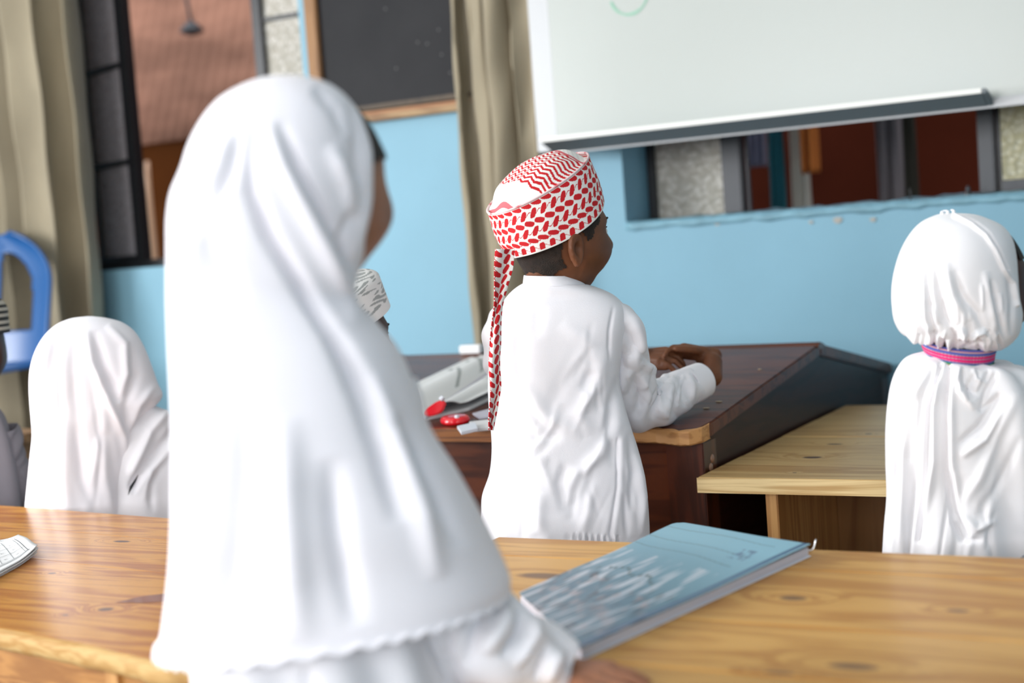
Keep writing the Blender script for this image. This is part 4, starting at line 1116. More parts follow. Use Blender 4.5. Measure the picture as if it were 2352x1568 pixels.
# ---- foreground girl in the long white hijab
fa = Frame(674, 1000, 1.33)
ga = empty('person', fa.w(0, 0, 0), 'nearest child, long white hijab seen from behind, hand on the pine desk', 'person')
alA = radians(43); ha = fa.r * cos(alA) + fa.v * sin(alA); Ba = basis(ha)
hca = fa.pt(690, 436); ka = .985
hgA, _ = head_grid(hca, Ba, ka)
nkA = fa.pt(672, 690, .0)
sRa = fa.pt(860, 880, .04); eRa = fa.pt(1010, 1330, .05); wRa = fa.pt(1250, 1520, .02)
sLa = fa.pt(520, 880, .0); eLa = fa.pt(510, 1300, .03); wLa = fa.pt(520, 1600, .08)
parts = [gmesh(hgA), caps_mesh(hca + Ba @ np.array([-.02, 0, -.05]), nkA, .042, .040)]
parts += body_parts(fa, nkA - np.array([0, 0, .01]), .55, .085, .062, 1.0, ha, [(sRa, eRa, wRa), (sLa, eLa, wLa)])
wa = fa.pt(1300, 1548, .0); 
tipd = onz(1470, 1562, .652) - wa
parts.append(caps_mesh(wRa, wa, .017, .018))
parts += hand(wa, tipd, fa.z * .95 - fa.v * .25, 1, 1.0, curl=(.02, .10, .10), spread=.10, thumb=(.5, .1))
parts += hand(wLa, np.array([0, 0, -1.0]), -fa.r, 1, .95)
union('body', parts, SK_girl, ga, .0034, 3)
eyes(hca, Ba, ka, ga)
hh_, _ = head_grid(hca, Ba, ka, 100, 80, grow=.0035)
def cutA(c):
    q = (c - hca) @ Ba
    return (q[:, 2] < .030 - .25 * (np.abs(q[:, 1]) - .03)) & (q[:, 0] > .02) | (q[:, 2] < -.02) | (q[:, 0] < .025)
hh_.build('hair', M_hair, ga, cut=cutA)
rows = [(642, 176, 648, 176, 0, 0), (585, 188, 715, 184, .040, .040), (545, 204, 755, 196, .056, .056), (500, 232, 790, 220, .070, .066), (460, 280, 824, 262, .080, .074), (432, 335, 843, 318, .086, .080), (416, 385, 849, 375, .088, .082),
        (392, 445, 849, 435, .089, .084), (384, 500, 846, 500, .088, .084), (383, 560, 838, 570, .086, .083), (383, 620, 824, 628, .084, .080), (383, 680, 815, 678, .083, .078), (385, 745, 862, 735, .092, .085), (388, 820, 912, 795, .104, .09),
        (392, 910, 950, 878, .112, .095), (394, 1000, 985, 975, .117, .10), (394, 1100, 1045, 1070, .120, .10), (393, 1200, 1098, 1165, .122, .10), (388, 1300, 1140, 1250, .118, .10), (377, 1400, 1168, 1318, .118, .10), (370, 1450, 1167, 1334, .118, .10), (358, 1500, 1163, 1348, .118, .10)]
gh = loft(fa, rows, 300, 420, 2.25)
st = [
 ([(590, 280), (575, 360), (580, 440), (620, 540), (720, 700), (820, 850), (900, 1000)], 20, -9), ([(615, 275), (650, 380), (710, 500), (770, 620), (830, 740)], 22, 8), ([(640, 280), (690, 400), (760, 520), (810, 620)], 16, -6),
 ([(760, 330), (800, 430), (810, 500)], 20, 5), ([(820, 250), (838, 330), (838, 450), (815, 600)], 14, 5), ([(800, 230), (818, 300), (815, 400), (800, 470)], 12, -2), ([(805, 480), (790, 540), (800, 640)], 12, -4), ([(720, 200), (770, 250), (795, 310)], 15, -4),
 ([(530, 300), (505, 380), (470, 440)], 20, 4), ([(550, 300), (530, 400), (490, 480)], 16, -4), ([(480, 470), (450, 560), (440, 700)], 26, 4), 
 ([(430, 450), (480, 560), (560, 700)], 26, -3.5),
 ([(760, 760), (830, 900), (880, 1040), (920, 1200)], 28, -7), ([(850, 860), (900, 1000), (960, 1150), (1010, 1330)], 30, 8), ([(910, 950), (980, 1100), (1060, 1260)], 24, -6),
 ([(560, 900), (560, 1100), (540, 1300), (520, 1500)], 36, -7), ([(650, 950), (665, 1200), (690, 1480)], 46, 8), ([(760, 1050), (780, 1250), (820, 1440)], 34, -7), ([(460, 1000), (450, 1250), (440, 1500)], 40, 5)]
gh.sculpt(st)
# rolled uneven hem
ns_, nt_ = gh.P.shape[:2]
tt = np.linspace(0, 2 * pi, nt_, endpoint=False); hemw = np.linspace(0, 1, ns_)[:, None]
gh.P[..., 2] += .0020 * np.sin(tt * 46 + 2 * np.sin(tt * 5))[None] * np.clip((hemw - .95) / .05, 0, 1)
gh.P += gh.normals() * (.0030 * np.clip((hemw - .985) / .008, 0, 1))[..., None]
hij = gh.build('hijab', M_hij, ga, cut=cut_face(hca, Ba, ka, lim=(.060, .092), zc=-.012, xmin=.045), thick=.0025)
# white dress under the hijab, down to the ankles
rows = [(520, 780, 820, 780, .05, .05), (470, 900, 880, 900, .07, .07), (450, 1200, 960, 1200, .08, .08), (440, 1480, 1020, 1450, .095, .085), (450, 1600, 1060, 1600, .10, .085), (430, 2000, 1090, 2000, .11, .085), (400, 2900, 1130, 2900, .12, .085)]
gd = loft(fa, rows, 180, 260, 2.3).folds(.006, [5, 8, 11], [.5, .8, 1.1], 5)
gd.sculpt([([(980, 1440), (1010, 1500), (1040, 1568)], 14, -6), ([(700, 1530), (720, 1600)], 20, -6)])
gd.build('dress', M_cloth, ga, thick=.002)
pth = [fa.pt(860, 900, .02), fa.pt(905, 1050, .03), fa.pt(955, 1250, .03), fa.pt(1030, 1400, .0), fa.pt(1110, 1468, -.012), fa.pt(1200, 1510, -.012), fa.pt(1285, 1545, -.008)]
sleeve(pth, [.036, .038, .042, .050, .048, .040, .029], [([(1120, 1385), (1090, 1450), (1070, 1530)], 18, -8), ([(1160, 1385), (1150, 1440), (1110, 1500)], 18, 8), ([(1195, 1400), (1190, 1450), (1150, 1510)], 12, -7), ([(1225, 1420), (1230, 1460), (1180, 1530)], 12, 6), ([(1262, 1470), (1245, 1510), (1225, 1560)], 10, -6), ([(1285, 1490), (1270, 1530), (1260, 1568)], 10, 5), ([(1040, 1440), (1030, 1500), (1060, 1568)], 16, -6)], 'sleeve', ga, fold=.0035, ns=200, nt=160)
pth = [fa.pt(520, 900, .0), fa.pt(510, 1100, .02), fa.pt(510, 1300, .04), fa.pt(522, 1570, .08)]
sleeve(pth, [.036, .036, .034, .028], [], 'sleeve', ga, fold=.003)

# =================================================================== right girl with the striped collar band
f2 = Frame(2205, 900, 1.93)
g2 = empty('person', f2.w(0, 0, 0), 'child at right in white satin hijab with woven striped band at the neck', 'person')
al2 = radians(40); h2 = f2.r * cos(al2) + f2.v * sin(al2); B2 = basis(h2)
hc2 = f2.pt(2212, 662); k2 = .98
hg_, _ = head_grid(hc2, B2, k2)
nk2 = f2.pt(2205, 800)
sR2 = f2.pt(2330, 905, .02); eR2 = f2.pt(2420, 1120, .08); wR2 = f2.pt(2520, 1160, .19)
sL2 = f2.pt(2108, 905, .03); eL2 = f2.pt(2120, 1110, .12); wL2 = f2.pt(2270, 1150, .20)
parts = [gmesh(hg_), caps_mesh(hc2 + B2 @ np.array([-.02, 0, -.05]), nk2, .040, .040)] + body_parts(f2, nk2 - np.array([0, 0, .012]), .42, .066, .050, .9, h2, [(sR2, eR2, wR2), (sL2, eL2, wL2)])
parts += hand(wR2, f2.v * .6 + f2.r * .4, f2.z, -1, .85) + hand(wL2, f2.v * .7 + f2.r * .3, f2.z, 1, .85)
union('body', parts, SK_dark, g2, .0034, 3)
eyes(hc2, B2, k2, g2)
hh_, _ = head_grid(hc2, B2, k2, 100, 80, grow=.003)
def cut2(c):
    q = (c - hc2) @ B2
    return (q[:, 2] < .035) | (q[:, 0] < .045) | (q[:, 2] > .075)
hh_.build('hair', M_hair, g2, cut=cut2)
rows = [(2170, 489, 2200, 489, 0, 0), (2148, 494, 2238, 492, .030, .030), (2115, 510, 2270, 502, .052, .05), (2090, 536, 2302, 518, .066, .064), (2068, 575, 2324, 545, .078, .074), (2055, 615, 2334, 580, .085, .08), (2048, 655, 2340, 625, .088, .082), (2048, 700, 2345, 680, .087, .080),
        (2055, 740, 2349, 730, .084, .077), (2068, 762, 2342, 764, .077, .072), (2086, 773, 2328, 783, .068, .064), (2112, 781, 2312, 796, .056, .054), (2122, 786, 2302, 802, .049, .05)]
gq = loft(f2, rows, 300, 420, 2.2)
st = [([(2148, 600), (2155, 660), (2172, 730), (2200, 780)], 11, -4.5), ([(2130, 590), (2130, 680), (2145, 760), (2160, 800)], 9, -3.5), ([(2112, 650), (2114, 720), (2128, 790)], 6, -4.5), ([(2122, 650), (2128, 730), (2145, 795)], 6, 4.5),
      ([(2190, 620), (2210, 680), (2245, 720), (2265, 770)], 12, -3.5), ([(2170, 600), (2190, 680), (2225, 740)], 12, 3), ([(2275, 640), (2290, 700), (2310, 780)], 9, -3.5), ([(2262, 620), (2275, 700), (2290, 760)], 10, 3), ([(2315, 620), (2325, 690), (2322, 770)], 8, -2.5),
      ([(2075, 748), (2100, 775), (2125, 785), (2150, 782)], 7, 5.5), ([(2080, 715), (2110, 735), (2135, 750)], 10, -3), ([(2078, 768), (2105, 788), (2120, 796)], 5, -4),
      ([(2185, 755), (2190, 775), (2200, 790), (2215, 780)], 6, -5), ([(2200, 750), (2215, 765), (2212, 785)], 7, 5), ([(2225, 785), (2245, 765), (2260, 762), (2262, 775)], 6, 5.5), ([(2210, 800), (2240, 785), (2262, 785)], 5, -5),
      ([(2140, 760), (2145, 800)], 4, -5, 'start'), ([(2152, 770), (2158, 800)], 4, 5, 'start'), ([(2165, 775), (2170, 802)], 4, -5, 'start'), ([(2178, 780), (2183, 805)], 5, 5, 'start'), ([(2290, 770), (2300, 800)], 6, -3),
      ([(2192, 496), (2230, 515), (2262, 540), (2285, 575), (2305, 620), (2328, 650), (2336, 700)], 4.5, 3.2, 'none'), ([(2197, 490), (2240, 508), (2272, 534), (2297, 575), (2318, 620)], 3, -2.5, 'none')]
gq.sculpt(st + rstrokes(8, 16, (2100, 2310), (640, 740), (70, 100), 70, 7, 1.6, .3) + rstrokes(9, 14, (2110, 2290), (755, 775), (70, 110), 34, 4, 2.6, .2))
hj2 = gq.build('hijab', M_satin, g2, cut=cut_face(hc2, B2, k2, lim=(.056, .078), zc=-.016, xmin=.050), thick=.002)
# sewn seam with a frayed knot at the crown
sm = [f2.pt(x, y, -.0) for x, y in ((2168, 491),)]
rs = np.random.RandomState(2)
for i in range(7):
    p = f2.pt(2165 + i * 5, 493 - (i % 2) * 2, -.012)
    tube([p, p + np.array([.001 * rs.randn(), 0, .004]), p + np.array([.003 * rs.randn(), .001, .0065 + .001 * rs.randn()])], [.0028, .002, .0008], 6, 8, upv=(0, 1, 0)).build('frayed_tuft', M_satin, hj2, caps=(True, True)) if i in (0, 2, 5) else None
# striped woven band, visible below the gathered hijab
ns, nt = 90, 500
band = [(2122, 772, 2294, 794, .052, .054), (2118, 780, 2290, 804, .0575, .056), (2117, 790, 2287, 814, .061, .058), (2121, 799, 2285, 826, .064, .058), (2126, 806, 2282, 837, .066, .058)]
gbn = loft(f2, [(a, b + 4, c, d - 2, e, f, .006) for a, b, c, d, e, f in band], ns, nt, 2.0)
sv = np.linspace(0, 1, ns)[:, None]; tv = np.linspace(0, 2 * pi, nt, endpoint=False)[None, :]
stp = [(0, (.10, .14, .45)), (.12, (.60, .05, .08)), (.15, (.75, .70, .68)), (.18, (.45, .02, .05)), (.21, (.08, .12, .42)), (.34, (.30, .02, .08)), (.40, (.80, .01, .16)), (.52, (.12, .04, .20)), (.57, (.80, .01, .16)), (.70, (.10, .04, .22)), (.77, (.08, .12, .40)), (.82, (.02, .22, .07)), (.94, (.55, .25, .20)), (1.01, (0, 0, 0))]
colr = np.zeros((ns, nt, 3))
for (a, c), (b, _) in zip(stp[:-1], stp[1:]): colr = np.where(((sv >= a) & (sv < b))[..., None] & (tv[..., None] > -1), np.array(c), colr)
dots = (np.mod(tv * 30, 1) < .45) & (((sv > .34) & (sv < .40)) | ((sv > .52) & (sv < .57)) | ((sv > .70) & (sv < .74)) | (sv > .95))
colr = np.where(dots[..., None], np.array([.62, .52, .55]), colr)
bd = gbn.build('neck_band', M_vc, g2, colors=colr.reshape(-1, 3), thick=.0015); bd['label'] = 'woven band striped pink, blue and green'
# cape of the hijab spreading from the band over shoulders
rows = [(2130, 806, 2284, 834, .055, .050), (2108, 812, 2320, 840, .062, .060), (2084, 820, 2352, 846, .069, .064), (2062, 845, 2385, 870, .074, .070), (2048, 875, 2410, 905, .080, .076), (2038, 920, 2424, 950, .084, .08), (2033, 980, 2430, 1010, .087, .082), (2034, 1060, 2428, 1050, .088, .082), (2038, 1140, 2420, 1070, .089, .083, .02), (2034, 1200, 2412, 1085, .09, .083, .04), (2030, 1270, 2405, 1100, .091, .084, .06), (2026, 1330, 2400, 1115, .092, .084, .075)]
gk = loft(f2, rows, 300, 420, 2.3)
st = [([(2150, 840), (2120, 900), (2105, 1000), (2095, 1150), (2085, 1280)], 8, -4, 'start'), ([(2135, 850), (2095, 920), (2080, 1050)], 10, 4), ([(2100, 850), (2070, 900), (2062, 1000)], 10, -3.5),
      ([(2160, 838), (2135, 930), (2128, 1060), (2108, 1240)], 5, -5, 'none'), ([(2170, 840), (2146, 930), (2145, 1060), (2125, 1200)], 8, 5), ([(2178, 840), (2170, 950), (2172, 1080), (2190, 1200), (2210, 1240)], 6, -6, 'none'), ([(2188, 850), (2186, 950), (2188, 1060), (2205, 1160)], 8, 4),
      ([(2210, 845), (2215, 880), (2240, 905), (2260, 880)], 9, -5), ([(2200, 840), (2205, 900), (2240, 940)], 8, 5), ([(2235, 845), (2240, 870), (2252, 880)], 6, 4), ([(2290, 850), (2265, 900), (2255, 940), (2300, 905)], 8, -5), ([(2300, 900), (2250, 980), (2195, 1025)], 9, -5), ([(2310, 930), (2260, 1010), (2205, 1050)], 10, 5),
      ([(2340, 900), (2290, 1000), (2250, 1100), (2210, 1160)], 14, 3.5), ([(2345, 1000), (2300, 1100), (2240, 1200)], 12, -3), ([(2062, 1000), (2055, 1150), (2045, 1270)], 12, -3.5), ([(2076, 960), (2070, 1150), (2062, 1270)], 10, 3.5), ([(2180, 1080), (2195, 1180), (2225, 1240), (2260, 1240)], 8, -5), ([(2205, 1180), (2245, 1215), (2290, 1195)], 10, 4)]
gk.folds(([0, .15, 1], [.0005, .0025, .004]), [7, 11], [.3, .5], 9)
gk.sculpt(st + rstrokes(5, 14, (2050, 2340), (860, 1220), (78, 102), 190, 8, 1.5, .12) + rstrokes(6, 12, (2110, 2290), (836, 870), (70, 110), 60, 5, 2.5, .2))
gk.build('cape', M_satin, g2, thick=.002)
rows = [(2120, 860, 2360, 880, .055, .055), (2090, 950, 2400, 960, .066, .066), (2080, 1100, 2410, 1100, .072, .072), (2070, 1300, 2420, 1300, .078, .075), (2060, 1500, 2440, 1500, .085, .08), (2040, 2300, 2470, 2300, .10, .09)]
loft(f2, rows, 160, 200, 2.3).folds(.005, [6, 9, 13], [.3, .5, .6], 6).sculpt([([(2352, 1180), (2290, 1230), (2230, 1285)], 8, -4), ([(2352, 1215), (2300, 1255)], 8, -4)]).build('dress', M_cloth, g2, thick=.002)
sleeve([sR2, f2.pt(2395, 1010, .04), eR2, f2.pt(2500, 1155, .17)], [.036, .038, .036, .028], [], 'sleeve', g2, fold=.003)
sleeve([sL2, f2.pt(2100, 1010, .06), eL2, f2.pt(2250, 1148, .185)], [.028, .032, .032, .027], [], 'sleeve', g2, fold=.003)

# =================================================================== small girl behind the left desk
f3 = Frame(215, 1000, 2.72)
g3 = empty('person', f3.w(0, 0, 0), 'small child behind the left desk, white veil falling straight down the back', 'person')
al3 = radians(50); h3 = f3.r * cos(al3) + f3.v * sin(al3); B3 = basis(h3)
hc3 = f3.pt(222, 850); k3 = .98
hg_, _ = head_grid(hc3, B3, k3)
nk3 = f3.pt(225, 975)
sR3 = f3.pt(325, 1030, .0); eR3 = f3.pt(372, 1150, .06); wR3 = f3.pt(450, 1145, .16)
sL3 = f3.pt(130, 1030, .02); eL3 = f3.pt(115, 1160, .08); wL3 = f3.pt(180, 1150, .2)
parts = [gmesh(hg_), caps_mesh(hc3 + B3 @ np.array([-.02, 0, -.05]), nk3, .04, .04)] + body_parts(f3, nk3 - np.array([0, 0, .012]), .38, .066, .050, .9, h3, [(sR3, eR3, wR3), (sL3, eL3, wL3)])
parts += hand(wR3, f3.v * .8 + f3.r * .2, f3.z, -1, .85) + hand(wL3, f3.v * .9, f3.z, 1, .85)
union('body', parts, SK_boy, g3, .0036, 3)
eyes(hc3, B3, k3, g3)
rows = [(200, 726, 212, 726, 0, 0), (160, 732, 250, 731, .035, .035), (125, 748, 285, 742, .055, .05), (98, 775, 312, 764, .07, .065), (78, 812, 333, 800, .080, .075), (68, 850, 348, 838, .085, .08), (66, 890, 362, 878, .086, .08), (68, 930, 373, 908, .086, .078), (71, 965, 350, 940, .086, .074),
        (73, 1000, 325, 985, .086, .066), (68, 1050, 308, 1045, .088, .055), (62, 1110, 299, 1110, .090, .05), (56, 1170, 298, 1190, .092, .045), (50, 1240, 298, 1260, .094, .04), (46, 1330, 300, 1350, .094, .04)]
g_l = loft(f3, rows, 260, 320, 2.25)
st = [([(118, 760), (108, 830), (100, 900)], 10, 4), ([(130, 770), (118, 850)], 8, -3), ([(175, 765), (165, 850), (172, 960), (190, 1100), (225, 1190)], 16, -6), ([(200, 755), (210, 830), (250, 920), (285, 1000), (295, 1080)], 11, 6.5), ([(215, 760), (240, 840), (275, 925)], 14, -6.5),
      ([(245, 745), (285, 790), (290, 860), (275, 915)], 12, 5.5), ([(300, 800), (310, 860), (290, 930), (288, 1000)], 14, -4), ([(360, 880), (320, 930), (292, 1000)], 10, 4), ([(110, 950), (112, 1080), (105, 1190)], 14, -3.5), ([(150, 960), (150, 1100), (160, 1190)], 18, 4), ([(235, 1000), (240, 1100), (262, 1190)], 16, 5), ([(350, 920), (310, 985), (292, 1050)], 8, -4)]
g_l.sculpt(st + rstrokes(11, 12, (90, 290), (800, 1050), (80, 100), 150, 11, 2.0, .2))
g_l.build('hijab', M_hij, g3, cut=cut_face(hc3, B3, k3, lim=(.055, .088), zc=-.01, xmin=.05), thick=.002)
rows = [(165, 965, 300, 950, .04, .045), (120, 985, 365, 935, .052, .06), (105, 1020, 400, 965, .060, .075), (100, 1080, 420, 1050, .066, .08), (98, 1150, 430, 1150, .07, .08), (90, 1250, 432, 1250, .08, .08), (70, 1400, 440, 1400, .09, .08), (60, 2080, 460, 2080, .10, .09)]
gr_ = loft(f3, rows, 240, 300, 2.3).folds(([0, .2, 1], [.001, .003, .006]), [5, 8], [.8, 1.3], 8)
gr_.sculpt([([(392, 935), (345, 990), (305, 1080)], 12, 7, 'none'), ([(400, 990), (350, 1050), (310, 1110)], 12, -7, 'none'), ([(400, 1020), (345, 1080), (330, 1150)], 10, 5), ([(320, 1090), (300, 1130)], 10, -10), ([(370, 1080), (345, 1110), (350, 1180)], 10, -3.5)])
gr_.build('dress', M_cloth, g3, thick=.002)
bk = empty('shoulder_gap', f3.pt(308, 1110, -.10)) if False else None
# black sliver standing in for the shade in the gap between veil and arm
q0 = [f3.pt(x, y, -.092) for x, y in ((294, 1138), (298, 1118), (318, 1090), (312, 1106))]
prism('gap_shade', q0, f3.v * .006, plain('gap_shade_black', (.008, .01, .012), .7), g3, .0008)
sleeve([sR3, f3.pt(352, 1090, .02), eR3, f3.pt(440, 1145, .15)], [.036, .038, .036, .028], [], 'sleeve', g3, fold=.003)
sleeve([sL3, f3.pt(115, 1090, .05), eL3, f3.pt(175, 1150, .19)], [.034, .034, .032, .026], [], 'sleeve', g3, fold=.003)

# =================================================================== child with the embroidered cap, mostly behind the near girl
f5 = Frame(772, 900, 2.42)
g5 = empty('person', f5.w(0, 0, 0), 'child in white embroidered cap, almost hidden behind the nearest hijab', 'person')
al5 = radians(38); h5 = f5.r * cos(al5) + f5.v * sin(al5); B5 = basis(h5)
hc5 = f5.pt(784, 790); k5 = .98
hg_, _ = head_grid(hc5, B5, k5)
nk5 = f5.pt(780, 925)
sR5 = f5.pt(838, 985, .0); eR5 = f5.pt(850, 1130, .03); wR5 = f5.pt(840, 1190, .11)
sL5 = f5.pt(690, 985, .0); eL5 = f5.pt(680, 1130, .03); wL5 = f5.pt(720, 1190, .12)
parts = [gmesh(hg_), gmesh(ear_grid(hc5 + B5 @ np.array([-.012, -.0705, -.012]), B5, -1, 1.0, .026)), caps_mesh(hc5 + B5 @ np.array([-.02, 0, -.05]), nk5, .04, .04)] + body_parts(f5, nk5 - np.array([0, 0, .012]), .42, .068, .05, .92, h5, [(sR5, eR5, wR5), (sL5, eL5, wL5)])
parts += hand(wR5, f5.v, f5.z, -1, .85) + hand(wL5, f5.v, f5.z, 1, .85)
union('body', parts, SK_dark, g5, .0036, 3)
eyes(hc5, B5, k5, g5)
A5 = f5.z * cos(.35) - h5 * sin(.35); B5c = basis(h5 - A5 * (h5 @ A5), A5)
cc0 = hc5 + B5 @ np.array([0, 0, .032]); 
ns, nt = 90, 300
s_ = np.linspace(0, 1, ns)[:, None]; t = np.linspace(0, 2 * pi, nt, endpoint=False)[None, :]
rr = np.where(s_ < .6, 1.0, np.sqrt(np.maximum(1 - ((s_ - .6) / .4) ** 2, 0.0001)) ** .7); zz = np.where(s_ < .6, s_ / .6 * .055, .055 + .022 * ((s_ - .6) / .4) ** 1.0 * (1 - .0))
P = cc0 + B5c[:, 0] * (.098 * rr * np.cos(t))[..., None] + B5c[:, 1] * (.082 * rr * np.sin(t))[..., None] + A5 * (zz + 0 * t)[..., None]
fl = (np.sin(t * 9 + 3 * np.sin(s_ * 22)) * np.sin(s_ * 34 + 2 * np.sin(t * 6)) > .25) & (s_ > .14)
colr = np.where(fl[..., None], np.array([.36, .38, .37]), np.array([.80, .80, .78]))
Grid(P, True).build('embroidered_cap', M_vc, g5, colors=colr.reshape(-1, 3), thick=.002)
rows = [(740, 905, 820, 905, .045, .045), (700, 935, 855, 935, .055, .055), (675, 975, 872, 975, .07, .065), (665, 1050, 885, 1050, .08, .075), (660, 1200, 895, 1200, .088, .08), (640, 1500, 905, 1500, .1, .085), (620, 1900, 930, 1900, .11, .09)]
loft(f5, rows, 120, 160, 2.3).folds(.003, [5, 8], [.5, .8], 4).build('robe', M_cloth, g5, thick=.002)
sleeve([sR5, (sR5 + eR5) / 2, eR5, wR5], [.032, .034, .032, .026], [], 'sleeve', g5, fold=.003, ns=60, nt=60)
sleeve([sL5, (sL5 + eL5) / 2, eL5, wL5], [.032, .034, .032, .026], [], 'sleeve', g5, fold=.003, ns=60, nt=60)

# =================================================================== child at the left edge: grey shirt, striped cap
f4 = Frame(-78, 1000, 2.85)
g4 = empty('person', f4.w(0, 0, 0), 'child cut off by the left edge, grey shirt and striped knit cap', 'person')
h4 = f4.r * .5 + f4.v * .86; B4 = basis(h4)
hc4 = f4.pt(-78, 800); k4 = .98
hg_, _ = head_grid(hc4, B4, k4)
nk4 = f4.pt(-78, 935)
sR4 = f4.pt(-2, 985, .0); eR4 = f4.pt(22, 1120, .02); wR4 = f4.pt(0, 1150, .12)
sL4 = f4.pt(-165, 985, .0); eL4 = f4.pt(-185, 1120, .02); wL4 = f4.pt(-150, 1150, .12)
parts = [gmesh(hg_), caps_mesh(hc4 + B4 @ np.array([-.02, 0, -.05]), nk4, .04, .04)] + body_parts(f4, nk4 - np.array([0, 0, .012]), .4, .068, .05, .92, h4, [(sR4, eR4, wR4), (sL4, eL4, wL4)])
parts += hand(wR4, f4.v, f4.z, -1, .85) + hand(wL4, f4.v, f4.z, 1, .85)
union('body', parts, SK_dark, g4, .0036, 3)
eyes(hc4, B4, k4, g4)
s_ = np.linspace(0, 1, 60)[:, None]; t = np.linspace(0, 2 * pi, 160, endpoint=False)[None, :]
rr = np.where(s_ < .5, 1.0, np.sqrt(np.maximum(1 - ((s_ - .5) / .5) ** 2, .0001))); zz = s_ * .09
P = hc4 + B4 @ np.array([0, 0, .025]) + B4[:, 0] * (.098 * rr * np.cos(t))[..., None] + B4[:, 1] * (.082 * rr * np.sin(t))[..., None] + B4[:, 2] * (zz + 0 * t)[..., None]
colr = np.where((np.mod(s_ * 7, 1) < .5)[..., None] & (t[..., None] > -1), np.array([.02, .02, .02]), np.array([.55, .50, .42]))
Grid(P, True).build('striped_cap', M_vc, g4, colors=colr.reshape(-1, 3), thick=.002)
rows = [(-120, 915, -40, 915, .045, .045), (-160, 945, 5, 945, .055, .055), (-185, 985, 22, 985, .07, .065), (-195, 1060, 40, 1060, .08, .075), (-200, 1165, 50, 1165, .085, .08), (-205, 1300, 52, 1300, .09, .08), (-210, 1900, 60, 1900, .1, .09)]
loft(f4, rows, 120, 160, 2.3).folds(.003, [5, 8], [.5, .8], 4).build('shirt', M_grey, g4, thick=.002)
sleeve([sR4, (sR4 + eR4) / 2, eR4, wR4], [.036, .040, .038, .03], [], 'sleeve', g4, M_grey, fold=.003, ns=60, nt=60)
sleeve([sL4, (sL4 + eL4) / 2, eL4, wL4], [.036, .040, .038, .03], [], 'sleeve', g4, M_grey, fold=.003, ns=60, nt=60)

# =================================================================== things on the desks
# blue notebook with glossy cover lying across the far edge of the near desk
zt_ = .640
na, nb, nc_, nd = [onz(x, y, zt_ + .013) for x, y in ((1332, 1490), (1862, 1255), (1556, 1203), (1192, 1362))]
nbk = empty('notebook', (na + nb + nc_ + nd) / 4 * np.array([1, 1, 0]) + np.array([0, 0, zt_]), 'large glossy blue notebook lying on the near pine desk', 'notebook')
def bil(u, v): return na * (1 - u) * (1 - v) + nb * u * (1 - v) + nc_ * u * v + nd * (1 - u) * v
def slab(name, z0, z1, mat, inset=0.0, parent=nbk, n=14):
    pts = []
    q = [(inset, inset * 1.5), (1 - inset, inset * 1.5), (1 - inset, 1 - inset), (inset, 1 - inset)]
    # rounded far corner
    base = []
    for u, v in q:
        if u > .5 and v > .5:
            for a in np.linspace(0, pi / 2, 6): base.append((u - .05 + .05 * cos(a), v - .08 + .08 * sin(a)))
        else: base.append((u, v))
    return prism(name, [np.array([*bil(u, v)[:2], z0]) for u, v in base], (0, 0, z1 - z0), mat, parent, .0006, 1)
slab('back_cover', zt_ + .0003, zt_ + .0016, M_whitep)
slab('pages', zt_ + .0017, zt_ + .0125, M_edge, .006)
# printed cover, slightly curling up along the far side
nu, nv = 260, 180
U_, V_ = np.meshgrid(np.linspace(0, 1, nu), np.linspace(0, 1, nv), indexing='ij')
PP = na * ((1 - U_) * (1 - V_))[..., None] + nb * (U_ * (1 - V_))[..., None] + nc_ * (U_ * V_)[..., None] + nd * ((1 - U_) * V_)[..., None]
cut_c = ((U_ - .95) / .05) ** 2 + ((V_ - .92) / .08) ** 2
sel = (U_ > .95) & (V_ > .92) & (cut_c > 1)
rad_ = np.sqrt(np.maximum(cut_c, 1)); U2 = np.where(sel, .95 + (U_ - .95) / rad_, U_); V2 = np.where(sel, .92 + (V_ - .92) / rad_, V_)
PP = na * ((1 - U2) * (1 - V2))[..., None] + nb * (U2 * (1 - V2))[..., None] + nc_ * (U2 * V2)[..., None] + nd * ((1 - U2) * V2)[..., None]
PP[..., 2] = zt_ + .0130 + .0025 * U_ ** 3 + .0006 * np.sin(U_ * 9 + V_ * 6)
rs = np.random.RandomState(12)
def vn(u, v, fx, fy, sd):
    r_ = np.random.RandomState(sd); o_ = 0
    for i in range(6): o_ = o_ + np.sin(u * fx * (0.5 + r_.rand()) * 6.28 + r_.rand() * 6 + 2.0 * np.sin(v * fy * r_.rand() * 6 + r_.rand() * 6)) * np.sin(v * fy * (.5 + r_.rand()) * 6.28 + r_.rand() * 6)
    return o_ / 2
basec = np.array([.20, .42, .54]) * np.ones(U_.shape + (1,))
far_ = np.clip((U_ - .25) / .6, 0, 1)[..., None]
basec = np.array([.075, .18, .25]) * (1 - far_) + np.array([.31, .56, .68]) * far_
# photographic print: pale crests and dark water marks
n1 = vn(U_, V_, 3, 10, 1); n2 = vn(U_, V_, 2, 22, 5)
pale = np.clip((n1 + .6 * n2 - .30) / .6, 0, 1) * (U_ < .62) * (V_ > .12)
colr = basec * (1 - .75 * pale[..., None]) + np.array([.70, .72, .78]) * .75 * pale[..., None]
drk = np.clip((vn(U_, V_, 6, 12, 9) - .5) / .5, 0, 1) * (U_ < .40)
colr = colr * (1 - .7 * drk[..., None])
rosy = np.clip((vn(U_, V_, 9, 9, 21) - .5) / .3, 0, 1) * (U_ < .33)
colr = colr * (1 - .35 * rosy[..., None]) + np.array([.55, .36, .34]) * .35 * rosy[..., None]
for k, uu0 in enumerate((.93, .80, .70)):
    ln = np.abs(U_ - uu0 + .01 * np.sin(V_ * 9)) < .004
    colr = np.where((ln & (V_ > .15))[..., None], colr * .65, colr)
